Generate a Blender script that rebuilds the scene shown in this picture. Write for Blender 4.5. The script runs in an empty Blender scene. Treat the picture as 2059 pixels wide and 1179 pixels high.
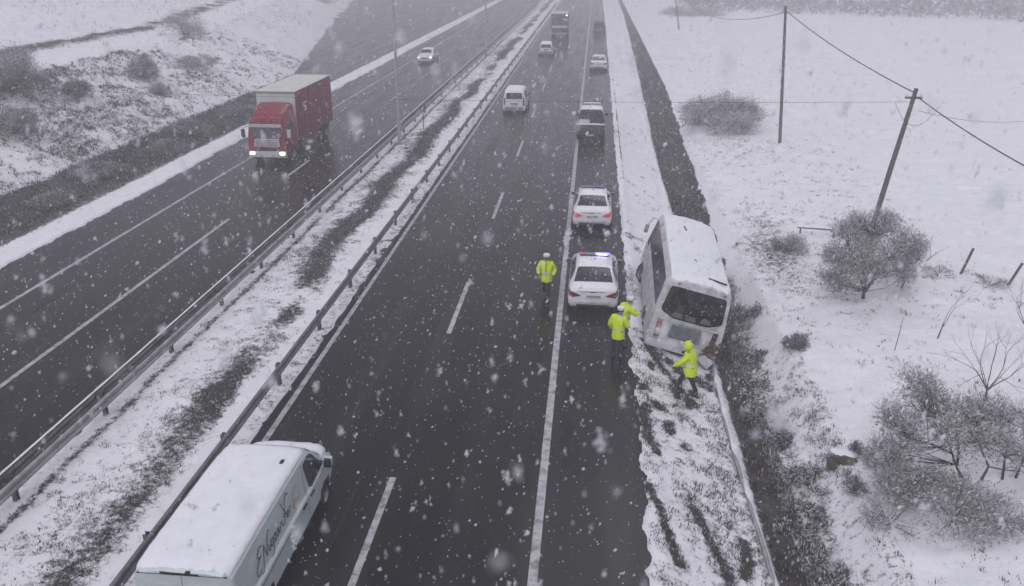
import bpy, bmesh, math, random
import numpy as np
from mathutils import Vector, Matrix
random.seed(7); rng = np.random.default_rng(7)
PI = math.pi; R = math.radians
S = bpy.context.scene; COL = S.collection

# ------------------------------------------------------------------ camera, sky, sun, exposure
CAM_H = 12.0; PITCH = R(21.533); YAW = R(5.178); FOC = 1750.0
cd = bpy.data.cameras.new('camera'); cam = bpy.data.objects.new('camera', cd); COL.objects.link(cam)
cam.location = (0, 0, CAM_H); cam.rotation_euler = (PI/2 - PITCH, 0, YAW)
cd.sensor_width = 36; cd.lens = FOC/2059*36; cd.clip_start = .05; cd.clip_end = 3000
cd.dof.use_dof = True; cd.dof.focus_distance = 34; cd.dof.aperture_fstop = 1.3
S.camera = cam
w = bpy.data.worlds.new('World'); S.world = w; w.use_nodes = True
nt = w.node_tree; nt.nodes.clear()
sky = nt.nodes.new('ShaderNodeTexSky'); sky.sky_type = 'NISHITA'; sky.sun_disc = False
sky.sun_elevation = R(48); sky.sun_rotation = R(200); sky.air_density = 1.0; sky.dust_density = 4.0; sky.ozone_density = 1.0
hs = nt.nodes.new('ShaderNodeHueSaturation'); hs.inputs['Saturation'].default_value = .18; hs.inputs['Hue'].default_value = .53
bg = nt.nodes.new('ShaderNodeBackground'); bg.inputs[1].default_value = .13
wo = nt.nodes.new('ShaderNodeOutputWorld')
tint = nt.nodes.new('ShaderNodeMix'); tint.data_type = 'RGBA'; tint.blend_type = 'MULTIPLY'; tint.inputs['Factor'].default_value = 1
tint.inputs['B'].default_value = (.985, .978, 1.065, 1)      # the overcast is faintly lavender
nt.links.new(sky.outputs[0], hs.inputs['Color']); nt.links.new(hs.outputs[0], tint.inputs['A']); nt.links.new(tint.outputs['Result'], bg.inputs[0]); nt.links.new(bg.outputs[0], wo.inputs[0])
sd = bpy.data.lights.new('sun', 'SUN'); sun = bpy.data.objects.new('sun', sd); COL.objects.link(sun)
sd.energy = .8; sd.angle = R(40); sd.color = (1, .98, 1.03)
sun.rotation_euler = (R(42), 0, R(160)); sun.location = (0, 0, 40)
S.view_settings.view_transform = 'Standard'; S.view_settings.look = 'None'
S.view_settings.exposure = -.13; S.view_settings.gamma = 1.0; S.view_settings.use_curve_mapping = False
S.render.engine = 'CYCLES'
cy = S.cycles; cy.use_denoising = True; cy.volume_bounces = 2; cy.max_bounces = 8; cy.transparent_max_bounces = 24
cy.volume_max_steps = 64; cy.caustics_reflective = False; cy.caustics_refractive = False

# ------------------------------------------------------------------ numbers
_F = np.array([-math.sin(YAW)*math.cos(PITCH), math.cos(YAW)*math.cos(PITCH), -math.sin(PITCH)])
_R = np.array([math.cos(YAW), math.sin(YAW), 0]); _U = np.cross(_R, _F)
def ray(px, py): return _F*FOC + _R*(px-1029.5) + _U*(589.5-py)
def at(px, py, z=0.0):           # the world point at height z that the surveyed photo pixel belongs to
    d = ray(px, py); t = (z-CAM_H)/d[2]; return np.array([0, 0, CAM_H]) + d*t
def aty(px, py, Y):
    d = ray(px, py); return np.array([0, 0, CAM_H]) + d*(Y/d[1])
_P = rng.permutation(4096); _G = rng.random(4096)
def vnoise(x, y):
    x = np.asarray(x, float); y = np.asarray(y, float)
    xi = np.floor(x).astype(int); yi = np.floor(y).astype(int); fx = x-xi; fy = y-yi
    fx = fx*fx*(3-2*fx); fy = fy*fy*(3-2*fy)
    h = lambda a, b: _G[(_P[a & 4095] + b*57) & 4095]
    return (h(xi, yi)*(1-fx)+h(xi+1, yi)*fx)*(1-fy) + (h(xi, yi+1)*(1-fx)+h(xi+1, yi+1)*fx)*fy
def fbm(x, y, o=4):
    s = 0; a = .5; t = 0
    for k in range(o): s = s + a*vnoise(np.asarray(x)*2**k+17.3*k, np.asarray(y)*2**k+5.1*k); t += a; a *= .5
    return s/t
def sst(a, b, x): t = np.clip((x-a)/(b-a), 0, 1); return t*t*(3-2*t)

# ------------------------------------------------------------------ materials
MAT = {}
def mat(name, col, rough=.5, metal=0, var=.12, vscale=6, bump=0, bscale=30, emit=None, es=0, spec=.5, coat=0, alpha=None, col2=None, lo=.35, hi=.65, coords='Object'):
    m = bpy.data.materials.new(name); m.use_nodes = True; n = m.node_tree; b = n.nodes['Principled BSDF']
    tc = n.nodes.new('ShaderNodeTexCoord'); nz = n.nodes.new('ShaderNodeTexNoise')
    nz.inputs['Scale'].default_value = vscale; nz.inputs['Detail'].default_value = 6; nz.inputs['Roughness'].default_value = .65
    n.links.new(tc.outputs[coords], nz.inputs['Vector'])
    cr = n.nodes.new('ShaderNodeValToRGB'); cr.color_ramp.elements[0].position = lo; cr.color_ramp.elements[1].position = hi
    c2 = col2 if col2 else tuple(min(1, c*(1+var)) for c in col); c1 = col if col2 else tuple(c*(1-var) for c in col)
    cr.color_ramp.elements[0].color = (*c1, 1); cr.color_ramp.elements[1].color = (*c2, 1)
    n.links.new(nz.outputs['Fac'], cr.inputs[0]); n.links.new(cr.outputs[0], b.inputs['Base Color'])
    b.inputs['Roughness'].default_value = rough; b.inputs['Metallic'].default_value = metal
    b.inputs['Specular IOR Level'].default_value = spec; b.inputs['Coat Weight'].default_value = coat
    if bump:
        n2 = n.nodes.new('ShaderNodeTexNoise'); n2.inputs['Scale'].default_value = bscale; n2.inputs['Detail'].default_value = 5
        n.links.new(tc.outputs[coords], n2.inputs['Vector'])
        bp = n.nodes.new('ShaderNodeBump'); bp.inputs['Strength'].default_value = bump; bp.inputs['Distance'].default_value = .03
        n.links.new(n2.outputs['Fac'], bp.inputs['Height']); n.links.new(bp.outputs[0], b.inputs['Normal'])
    if emit: b.inputs['Emission Color'].default_value = (*emit, 1); b.inputs['Emission Strength'].default_value = es
    MAT[name] = m; return m
SNOW = (.80, .80, .84)
mat('snow', SNOW, .75, var=.04, vscale=3, bump=.5, bscale=14)
mat('white_paint', (.72, .72, .74), .28, var=.05, vscale=2.5, coat=.4)
mat('van_paint', (.54, .605, .615), .28, var=.05, vscale=2.0, coat=.4)
mat('bus_paint', (.30, .29, .295), .45, col2=(.62, .62, .65), vscale=2.4, coat=.1, lo=.30, hi=.56)
mat('slushy_white', (.40, .39, .40), .55, col2=(.62, .62, .65), vscale=3)
mat('glass', (.012, .013, .016), .08, col2=(.05, .05, .058), vscale=7, spec=.6)
mat('snowy_glass', (.02, .021, .025), .18, col2=(.16, .16, .18), vscale=16, lo=.45, hi=.75)
mat('black', (.018, .018, .02), .5, var=.3)
mat('rubber', (.02, .02, .021), .75, var=.3, vscale=12)
mat('rim', (.28, .28, .30), .35, metal=.8)
mat('dark_metal', (.07, .07, .075), .45, metal=.5, var=.25)
mat('steel', (.30, .30, .32), .5, metal=.6, var=.2, vscale=3)
mat('wet_steel', (.10, .10, .11), .35, metal=.5, var=.3, vscale=3)
mat('red_lens', (.16, .018, .022), .2, var=.3, vscale=14)
mat('red_lit', (.45, .03, .045), .2, emit=(1, .12, .16), es=.22)
mat('orange_lens', (.55, .16, .04), .2)
mat('white_lens', (.7, .7, .7), .15)
mat('headlight', (.9, .9, .9), .2, emit=(1, .98, .95), es=4.5)
mat('blue_lit', (.2, .2, .8), .2, emit=(.32, .26, 1), es=1.7)
mat('blue_core', (.4, .4, 1), .2, emit=(.55, .5, 1), es=9)
mat('blue_dim', (.13, .13, .30), .25, emit=(.2, .18, 1), es=.06)
mat('red_dim', (.45, .06, .08), .25, emit=(1, .1, .15), es=.3)
mat('grey_plastic', (.22, .22, .23), .5)
mat('plate', (.62, .62, .62), .4)
mat('ink', (.03, .03, .035), .5)
mat('pink_print', (.55, .36, .36), .5); mat('orange_print', (.62, .33, .13), .5)
mat('truck_red', (.23, .012, .022), .4, var=.2, vscale=2.5, coat=.2)
mat('curtain_red', (.14, .016, .024), .6, col2=(.24, .032, .045), vscale=1.6)
mat('tarp_roof', (.62, .62, .56), .6, var=.06, vscale=1.0)
mat('tarp_front', (.50, .52, .53), .6, var=.10, vscale=1.5)
mat('hivis', (.60, .80, .012), .6, var=.10, vscale=9, bump=.4, bscale=22, emit=(.5, .9, .02), es=.0)
mat('trousers', (.012, .012, .017), .8, var=.3, vscale=9)
mat('skin', (.45, .27, .20), .5); mat('hair', (.03, .025, .02), .6); mat('cap_white', (.70, .70, .74), .6); mat('reflect', (.62, .63, .62), .3)
mat('brown_rust', (.10, .065, .055), .7, var=.4, vscale=8)
mat('wood', (.055, .048, .043), .8, col2=(.12, .11, .105), vscale=9, bump=.4)
mat('bark', (.055, .046, .042), .85, var=.3, vscale=14)
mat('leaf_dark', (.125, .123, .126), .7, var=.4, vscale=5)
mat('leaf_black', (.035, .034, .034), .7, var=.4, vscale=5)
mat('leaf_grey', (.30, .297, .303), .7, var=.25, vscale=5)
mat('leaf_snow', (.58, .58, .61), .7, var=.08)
mat('grass_dry', (.05, .044, .036), .85, var=.35, vscale=3)
mat('grass_tan', (.095, .084, .066), .85, var=.3, vscale=3)
mat('rock', (.10, .083, .060), .85, var=.5, vscale=4, bump=.6, bscale=8)
mat('concrete', (.30, .30, .30), .8, var=.2, vscale=4, bump=.3)
mat('cable', (.03, .03, .032), .6); mat('galv', (.36, .36, .38), .5, metal=.3, var=.12)
mat('line_paint', (.13, .13, .135), .5, col2=(.46, .46, .48), vscale=3.4, lo=.34, hi=.56)

def asphalt():
    m = bpy.data.materials.new('asphalt'); m.use_nodes = True; n = m.node_tree; b = n.nodes['Principled BSDF']; L = n.links.new
    tc = n.nodes.new('ShaderNodeTexCoord')
    def noise(sc, det=6, vec=None, rough=.6):
        x = n.nodes.new('ShaderNodeTexNoise'); x.inputs['Scale'].default_value = sc; x.inputs['Detail'].default_value = det
        x.inputs['Roughness'].default_value = rough; L(vec if vec else tc.outputs['Object'], x.inputs['Vector']); return x.outputs['Fac']
    def ramp(f, p0, p1, c0, c1):
        r = n.nodes.new('ShaderNodeValToRGB'); r.color_ramp.elements[0].position = p0; r.color_ramp.elements[1].position = p1
        r.color_ramp.elements[0].color = (*c0, 1); r.color_ramp.elements[1].color = (*c1, 1); L(f, r.inputs[0]); return r.outputs[0]
    def mix(f, a, bb):
        x = n.nodes.new('ShaderNodeMix'); x.data_type = 'RGBA'; L(f, x.inputs['Factor']); L(a, x.inputs['A']); L(bb, x.inputs['B']); return x.outputs['Result']
    mp = n.nodes.new('ShaderNodeMapping'); mp.inputs['Scale'].default_value = (1, .06, 1); L(tc.outputs['Object'], mp.inputs['Vector'])
    base = ramp(noise(.22, 5), .38, .62, (.005, .0046, .0085), (.020, .0175, .0125))
    grain = ramp(noise(38, 4), .40, .66, (.005, .0046, .006), (.034, .032, .035))
    g = n.nodes.new('ShaderNodeValue'); g.outputs[0].default_value = .38
    c = mix(g.outputs[0], base, grain)
    st = ramp(noise(2.2, 6, mp.outputs[0], .75), .36, .66, (0, 0, 0), (1, 1, 1))
    wv = n.nodes.new('ShaderNodeTexWave'); wv.wave_type = 'BANDS'; wv.bands_direction = 'X'; wv.inputs['Scale'].default_value = .172; wv.inputs['Distortion'].default_value = .9; wv.inputs['Detail'].default_value = 3; wv.inputs['Detail Scale'].default_value = .6
    L(mp.outputs[0], wv.inputs['Vector']); wr = ramp(wv.outputs['Fac'], .45, .95, (.15, .15, .15), (1, 1, 1))
    sm = n.nodes.new('ShaderNodeMath'); sm.operation = 'MULTIPLY'; L(st, sm.inputs[0]); L(wr, sm.inputs[1]); st = sm.outputs[0]
    slush = n.nodes.new('ShaderNodeRGB'); slush.outputs[0].default_value = (.060, .059, .065, 1)
    mm = n.nodes.new('ShaderNodeMath'); mm.operation = 'MULTIPLY'; mm.inputs[1].default_value = .42; L(st, mm.inputs[0])
    c = mix(mm.outputs[0], c, slush.outputs[0])
    fl = ramp(noise(17, 3), .70, .76, (0, 0, 0), (1, 1, 1))        # flakes just landed, not yet melted
    fm = n.nodes.new('ShaderNodeMath'); fm.operation = 'MULTIPLY'; fm.inputs[1].default_value = .55; L(fl, fm.inputs[0])
    white = n.nodes.new('ShaderNodeRGB'); white.outputs[0].default_value = (.5, .5, .53, 1)
    c = mix(fm.outputs[0], c, white.outputs[0]); L(c, b.inputs['Base Color'])
    rr = ramp(noise(1.3, 5, mp.outputs[0]), .3, .7, (.05, .05, .05), (.30, .30, .30)); L(rr, b.inputs['Roughness'])
    bp = n.nodes.new('ShaderNodeBump'); bp.inputs['Strength'].default_value = .10; bp.inputs['Distance'].default_value = .02
    L(noise(45, 4), bp.inputs['Height']); L(bp.outputs[0], b.inputs['Normal']); b.inputs['Specular IOR Level'].default_value = .26; b.inputs['IOR'].default_value = 1.33
    MAT['asphalt'] = m
asphalt()

def ground_mat():
    m = bpy.data.materials.new('snowy_ground'); m.use_nodes = True; n = m.node_tree; b = n.nodes['Principled BSDF']; L = n.links.new
    tc = n.nodes.new('ShaderNodeTexCoord')
    def noise(sc, det=6, rough=.65):
        x = n.nodes.new('ShaderNodeTexNoise'); x.inputs['Scale'].default_value = sc; x.inputs['Detail'].default_value = det
        x.inputs['Roughness'].default_value = rough; L(tc.outputs['Object'], x.inputs['Vector']); return x.outputs['Fac']
    at_ = n.nodes.new('ShaderNodeAttribute'); at_.attribute_name = 'bare'
    def math_(op, a, bv):
        x = n.nodes.new('ShaderNodeMath'); x.operation = op
        for k, v in ((0, a), (1, bv)):
            if isinstance(v, (int, float)): x.inputs[k].default_value = v
            else: L(v, x.inputs[k])
        return x.outputs[0]
    nn = math_('ADD', math_('ADD', math_('MULTIPLY', noise(4.6, 7, .75), .62), math_('MULTIPLY', noise(15, 4, .7), .23)), math_('MULTIPLY', noise(.9, 4), .15))
    v = math_('ADD', at_.outputs['Fac'], math_('MULTIPLY', math_('SUBTRACT', nn, .5), 2.5))
    r = n.nodes.new('ShaderNodeValToRGB'); r.color_ramp.elements[0].position = .50; r.color_ramp.elements[1].position = .74; L(v, r.inputs[0])
    r.color_ramp.elements[0].color = (0, 0, 0, 1); r.color_ramp.elements[1].color = (1, 1, 1, 1)
    rs = n.nodes.new('ShaderNodeValToRGB'); rs.color_ramp.elements[0].color = (.032, .029, .028, 1); rs.color_ramp.elements[1].color = (.095, .088, .082, 1)
    rs.color_ramp.elements[0].position = .35; rs.color_ramp.elements[1].position = .68; L(noise(7, 6), rs.inputs[0])
    rn = n.nodes.new('ShaderNodeValToRGB'); rn.color_ramp.elements[0].color = (.74, .74, .785, 1); rn.color_ramp.elements[1].color = (.84, .84, .865, 1)
    rn.color_ramp.elements[0].position = .3; rn.color_ramp.elements[1].position = .7; L(noise(1.2, 6), rn.inputs[0])
    x = n.nodes.new('ShaderNodeMix'); x.data_type = 'RGBA'; L(r.outputs[0], x.inputs['Factor']); L(rn.outputs[0], x.inputs['A']); L(rs.outputs[0], x.inputs['B'])
    L(x.outputs['Result'], b.inputs['Base Color']); b.inputs['Roughness'].default_value = .85; b.inputs['Specular IOR Level'].default_value = .25
    bp = n.nodes.new('ShaderNodeBump'); bp.inputs['Strength'].default_value = .6; bp.inputs['Distance'].default_value = .08
    hh = math_('SUBTRACT', noise(4, 7), math_('MULTIPLY', r.outputs[0], .35)); L(hh, bp.inputs['Height']); L(bp.outputs[0], b.inputs['Normal'])
    MAT['snowy_ground'] = m
ground_mat()

# ------------------------------------------------------------------ builders
def tag(o, label=None, cat=None, group=None, kind=None):
    if label: o['label'] = label
    if cat: o['category'] = cat
    if group: o['group'] = group
    if kind: o['kind'] = kind
    return o
def thing(name, label, cat, loc=(0, 0, 0), rot=(0, 0, 0), group=None):
    o = bpy.data.objects.new(name, None); COL.objects.link(o); o.location = [float(v) for v in loc]; o.rotation_euler = rot; o.empty_display_size = .3
    return tag(o, label, cat, group)
def mk(name, V, F, m, parent=None, smooth=None, midx=None, loc=None):
    me = bpy.data.meshes.new(name); V = [tuple(map(float, v)) for v in V]
    me.from_pydata(V, [], F); me.validate()
    ms = m if isinstance(m, (list, tuple)) else [m]
    for a in ms: me.materials.append(MAT[a] if isinstance(a, str) else a)
    if midx is not None and len(me.polygons) == len(midx): me.polygons.foreach_set('material_index', np.array(midx, dtype=np.int32))
    if smooth is not None:
        me.shade_smooth()
        if smooth < 179: me.set_sharp_from_angle(angle=R(smooth))
    me.update()
    o = bpy.data.objects.new(name, me); COL.objects.link(o)
    if parent: o.parent = parent
    if loc is not None: o.location = loc
    return o
def mkfast(name, V, nper, m, parent=None, midx=None, smooth=False):
    """V: (n*nper,3) array of separate polygons"""
    V = np.asarray(V, np.float32).reshape(-1, 3); n = len(V)//nper
    me = bpy.data.meshes.new(name); me.vertices.add(len(V)); me.vertices.foreach_set('co', V.ravel())
    me.loops.add(len(V)); me.loops.foreach_set('vertex_index', np.arange(len(V), dtype=np.int32))
    me.polygons.add(n); me.polygons.foreach_set('loop_start', np.arange(0, len(V), nper, dtype=np.int32))
    for a in (m if isinstance(m, (list, tuple)) else [m]): me.materials.append(MAT[a])
    if midx is not None: me.polygons.foreach_set('material_index', np.asarray(midx, np.int32))
    me.update(calc_edges=True)
    o = bpy.data.objects.new(name, me); COL.objects.link(o)
    if parent: o.parent = parent
    return o
class MB:
    def __init__(s): s.V = []; s.F = []
    def add(s, V, F):
        k = len(s.V); s.V += [tuple(map(float, v)) for v in V]; s.F += [tuple(i+k for i in f) for f in F]; return s
    def box(s, x0, x1, y0, y1, z0, z1, b=0, M=None):
        bm = bmesh.new(); bmesh.ops.create_cube(bm, size=1)
        for v in bm.verts: v.co = ((x0+x1)/2+v.co.x*(x1-x0), (y0+y1)/2+v.co.y*(y1-y0), (z0+z1)/2+v.co.z*(z1-z0))
        if b: bmesh.ops.bevel(bm, geom=bm.edges[:], offset=b, segments=2, profile=.6, affect='EDGES')
        bm.verts.index_update()
        V = [(M @ v.co) if M else v.co.copy() for v in bm.verts]; F = [tuple(v.index for v in f.verts) for f in bm.faces]; bm.free(); return s.add(V, F)
    def tube(s, pts, r, n=8, cap=True):
        pts = [Vector([float(c) for c in p]) for p in pts]; rs = r if isinstance(r, (list, tuple)) else [r]*len(pts); V = []; F = []
        up = None
        for i, p in enumerate(pts):
            d = (pts[min(i+1, len(pts)-1)]-pts[max(i-1, 0)]).normalized()
            if up is None: up = Vector((0, 0, 1)) if abs(d.z) < .9 else Vector((1, 0, 0))
            a = d.cross(up)
            if a.length < 1e-4: a = d.cross(Vector((0, 1, 0)))
            a.normalize(); b = a.cross(d).normalized()
            for k in range(n): t = 2*PI*k/n; V.append(p+(a*math.cos(t)+b*math.sin(t))*rs[i])
        for i in range(len(pts)-1):
            for k in range(n): F.append((i*n+k, i*n+(k+1) % n, (i+1)*n+(k+1) % n, (i+1)*n+k))
        if cap: F.append(tuple(range(n-1, -1, -1))); F.append(tuple((len(pts)-1)*n+k for k in range(n)))
        return s.add(V, F)
    def lathe(s, prof, n=20, axis='z', c=(0, 0, 0)):
        V = []; F = []; m = len(prof)
        for k in range(n):
            t = 2*PI*k/n
            for r, h in prof:
                a, b = r*math.cos(t), r*math.sin(t)
                V.append((c[0]+a, c[1]+b, c[2]+h) if axis == 'z' else ((c[0]+h, c[1]+a, c[2]+b) if axis == 'x' else (c[0]+a, c[1]+h, c[2]+b)))
        for k in range(n):
            for j in range(m-1): F.append((k*m+j, ((k+1) % n)*m+j, ((k+1) % n)*m+j+1, k*m+j+1))
        return s.add(V, F)
    def plate(s, poly, o, ax, ay, th):
        o = Vector(o); ax = Vector(ax).normalized(); ay = Vector(ay).normalized(); nn = ax.cross(ay).normalized(); n = len(poly); V = []
        for k in (0, th): V += [o+ax*a+ay*b+nn*k for a, b in poly]
        return s.add(V, [tuple(range(n-1, -1, -1)), tuple(range(n, 2*n))]+[(i, (i+1) % n, n+(i+1) % n, n+i) for i in range(n)])
    def build(s, name, m, parent=None, smooth=None, loc=None): return mk(name, s.V, s.F, m, parent, smooth, None, loc)
def rpoly(pts, r, n=4):
    out = []; N = len(pts)
    for i in range(N):
        p = Vector(pts[i]); a = (Vector(pts[i-1])-p); b = (Vector(pts[(i+1) % N])-p); ra = min(r, a.length*.45, b.length*.45)
        p0 = p+a.normalized()*ra; p1 = p+b.normalized()*ra
        for k in range(n+1):
            t = k/n; q = p0*(1-t)**2+p*2*t*(1-t)+p1*t*t; out.append((q.x, q.y))
    return out
def copy_tree(o, parent=None):
    c = o.copy(); COL.objects.link(c)
    if parent: c.parent = parent
    for ch in list(o.children): copy_tree(ch, c)
    return c
class Loft:
    """stations (y, [(x,z[,dy]) ... from bottom centre to top centre]) mirrored in x"""
    def __init__(s, st):
        s.y = [a for a, _ in st]; s.n = len(st[0][1]); s.P = []
        for y, pr in st:
            half = [(p[0], y+(p[2] if len(p) > 2 else 0), p[1]) for p in pr]
            s.P.append(half+[(-x, yy, z) for x, yy, z in half[-2::-1]])
        s.A = np.array(s.P)
    def pt(s, u, v):
        i = min(max(int(np.searchsorted(s.y, u))-1, 0), len(s.y)-2); a = (u-s.y[i])/(s.y[i+1]-s.y[i])
        j = min(max(int(math.floor(v)), 0), s.A.shape[1]-2); b = v-j
        return (s.A[i, j]*(1-b)+s.A[i, j+1]*b)*(1-a)+(s.A[i+1, j]*(1-b)+s.A[i+1, j+1]*b)*a
    def nrm(s, u, v):
        e = .02; u0, u1 = max(u-e, s.y[0]), min(u+e, s.y[-1]); v0, v1 = max(v-.05, 0), min(v+.05, s.A.shape[1]-1)
        n = np.cross(s.pt(u1, v)-s.pt(u0, v), s.pt(u, v1)-s.pt(u, v0)); l = np.linalg.norm(n)
        return -n/l*(-1) if l > 0 else np.array([0, 0, 1.])
    def build(s, name, m, parent, smooth=38):
        ns, nr = s.A.shape[:2]; V = s.A.reshape(-1, 3).tolist(); F = []
        for i in range(ns-1):
            for j in range(nr-1):
                F.append((i*nr+j, (i+1)*nr+j, (i+1)*nr+j+1, i*nr+j+1))
        F.append(tuple(range(nr-1))); F.append(tuple((ns-1)*nr+j for j in range(nr-2, -1, -1)))
        return mk(name, V, F, m, parent, smooth)
    def patch(s, quad, off=.006, nu=8, nv=6, pillow=0, noise=0):
        """quad: four (u,v) corners in order; a thin shell lying on the skin"""
        V = []; F = []; (a, b, c, d) = [np.array(q, float) for q in quad]; ctr = s.A.reshape(-1, 3).mean(0)
        for i in range(nu+1):
            for j in range(nv+1):
                p, q = i/nu, j/nv; uv = (a*(1-p)+b*p)*(1-q)+(d*(1-p)+c*p)*q
                P = s.pt(*uv); N = s.nrm(*uv)
                if N @ (P-np.array([0, P[1], ctr[2]])) < 0: N = -N
                o = off
                if pillow:
                    e = min(p, 1-p)*nu/1.5; f = min(q, 1-q)*nv/1.5; o = off+pillow*min(1, e)**.5*min(1, f)**.5+(random.random()-.5)*noise
                    if i in (0, nu) or j in (0, nv): o = -.004; P = P+np.array([0, (random.random()-.5)*noise*3, 0])
                V.append(P+N*o)
        k = nv+1
        for i in range(nu):
            for j in range(nv): F.append((i*k+j, (i+1)*k+j, (i+1)*k+j+1, i*k+j+1))
        if not pillow:   # give the shell its edge thickness
            border = [i*k for i in range(nu+1)]+[nu*k+j for j in range(1, nv+1)]+[i*k+nv for i in range(nu-1, -1, -1)]+[j for j in range(nv-1, 0, -1)]
            b0 = len(V); 
            for t in border:
                i, j = divmod(t, k); p, q = i/nu, j/nv; uv = (a*(1-p)+b*p)*(1-q)+(d*(1-p)+c*p)*q; P = s.pt(*uv); N = s.nrm(*uv)
                if N @ (P-np.array([0, P[1], ctr[2]])) < 0: N = -N
                V.append(P-N*.004)
            n = len(border)
            for t in range(n): F.append((border[t], border[(t+1) % n], b0+(t+1) % n, b0+t))
        return V, F
    def part(s, name, quad, m, parent, off=.006, nu=8, nv=6, pillow=0, noise=0, mirror=False):
        V, F = s.patch(quad, off, nu, nv, pillow, noise)
        if mirror: V = [(-x, y, z) for x, y, z in V]; F = [f[::-1] for f in F]
        return mk(name, V, F, m, parent, 60)
def wheel(parent, x, y, r=.32, wd=.2, z=None, steer=0):
    s = 1 if x > 0 else -1; h = wd/2
    o = MB().lathe([(r*.62, -h), (r*.9, -h), (r, -h*.7), (r, h*.7), (r*.9, h), (r*.62, h), (r*.58, h*.6), (r*.58, -h*.6), (r*.62, -h)], 22, 'x').build('wheel', 'rubber', parent, 40, (x, y, r if z is None else z))
    prof = [(0.001, h*.55*s), (r*.18, h*.6*s), (r*.2, h*.35*s), (r*.5, h*.45*s), (r*.6, h*.85*s), (r*.6, -h*.8*s)]
    MB().lathe(prof, 16, 'x').build('rim', 'rim', o, 40); o.rotation_euler = (0, 0, steer); return o

# ------------------------------------------------------------------ terrain
X_L, X_M0, X_M1, X_R = -23.5, -13.45, -8.52, 1.5        # asphalt edges: left road, median, right road
def bank_edge(Y): return np.interp(Y, [-50, 90, 142, 231, 600], [-30.8, -31.0, -42.7, -61.3, -140])
def road_right(Y): return np.interp(Y, [10, 14, 19, 26, 30, 150], [1.36, 1.40, 1.55, 1.50, 1.50, 1.84])
def ground(X, Y):
    X = np.asarray(X, float); Y = np.asarray(Y, float)
    n1 = fbm(X*.8, Y*.5)-.5; n2 = fbm(X*3.1+9, Y*3.1)-.5; n3 = fbm(X*.13+4, Y*.1)-.5; ne = fbm(Y*1.7+3*np.sign(X+5), X*.3+11)-.5
    z = np.full(np.broadcast(X, Y).shape, -.14)
    rr = road_right(Y)
    # right verge, ditch, bank, field
    d = X-rr+ne*(.24+.30*sst(34, 22, Y))
    ditch = np.interp(X, [1.2, 1.85, 2.1, 3.2, 4.0, 4.35, 4.5, 5.7, 6.7, 9, 20, 60], [.07, .06, -.10, -.55, -.80, -.84, -1.0, -1.0, -.12, .02, .0, .0])
    far = sst(45, 90, Y); ditch_f = np.interp(X, [1.2, 2.45, 4.3, 5.2, 6.4, 7.6, 60], [.06, .04, -.20, -.5, -.5, -.05, 0])
    k = sst(50, 110, Y)
    ditch = ditch*(1-k)+ditch_f*k
    zr = -.14+sst(-.10, .12, d)*(ditch+.14+n1*.10+n2*.06)
    z = np.where(X > -4, zr, z)
    # median
    dm = np.minimum(X-X_M0, X_M1-X)+(ne)*.22
    zm = -.14+sst(-.08, .10, dm)*(.19+.08*np.sin(np.clip((X-X_M0)/(X_M1-X_M0), 0, 1)*PI)+n1*.16+n2*.10)
    z = np.where((X > -18) & (X <= -4), zm, z)
    # left verge, ditch and bank
    e = bank_edge(Y); dl = X_L-X+ne*.5
    zl = -.14+sst(-.12, .15, dl)*.22
    gap = np.clip((X_L-1.7-X)/np.maximum(X_L-1.7-e, .1), 0, 1)
    side = sst(80, 96, Y)
    zl = zl+np.where(X < X_L-1.4, -np.sin(gap*PI)**.7*.42*(1-side)-.20*side*sst(0, .03, gap), 0)
    b = e-X
    hill = np.interp(b, [-1, 0, 1, 9, 10.5, 14.5, 16, 40, 90, 400], [0, .1, .55, 3.7, 4.0, 4.05, 4.4, 7.2, 8.6, 9.0])+n3*1.2*sst(14, 30, b)+n1*.55*sst(0, 2, b)*(1-.75*sst(9, 10, b)*(1-sst(14.5, 16, b)))
    zl = np.where(b > 0, np.maximum(zl, hill), zl)+np.where(X < X_L-.3, n1*.10+n2*.06, 0)
    z = np.where(X <= -18, zl, z)
    z = z+np.where(X > 7, n1*.34+n3*.7*sst(12, 40, X)+n2*.09, 0)
    return z
TRACKS_AND_SHADE = [[(1300, 1000), (1325, 1045), (1352, 1120), (1368, 1150)], [(1385, 1000), (1420, 1060), (1452, 1110), (1490, 1200)], [(1290, 700), (1330, 740), (1400, 800)],
          [(1300, 707), (1360, 726), (1432, 748)], [(1302, 715), (1362, 734), (1430, 757)], [(1500, 1060), (1510, 1100), (1500, 1130)], [(1290, 840), (1300, 900), (1320, 930)]]  # first two strips here: churned ground plus painted shade under the bus bumper
for _k in range(15):
    _x, _y = random.uniform(1290, 1430), random.uniform(720, 900); TRACKS_AND_SHADE.append([(_x, _y), (_x+random.uniform(-6, 6), _y+random.uniform(5, 12))])
def seg_dist(X, Y, a, b):
    dx, dy = b[0]-a[0], b[1]-a[1]; t = np.clip(((X-a[0])*dx+(Y-a[1])*dy)/(dx*dx+dy*dy), 0, 1)
    return np.hypot(X-a[0]-t*dx, Y-a[1]-t*dy)
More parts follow.
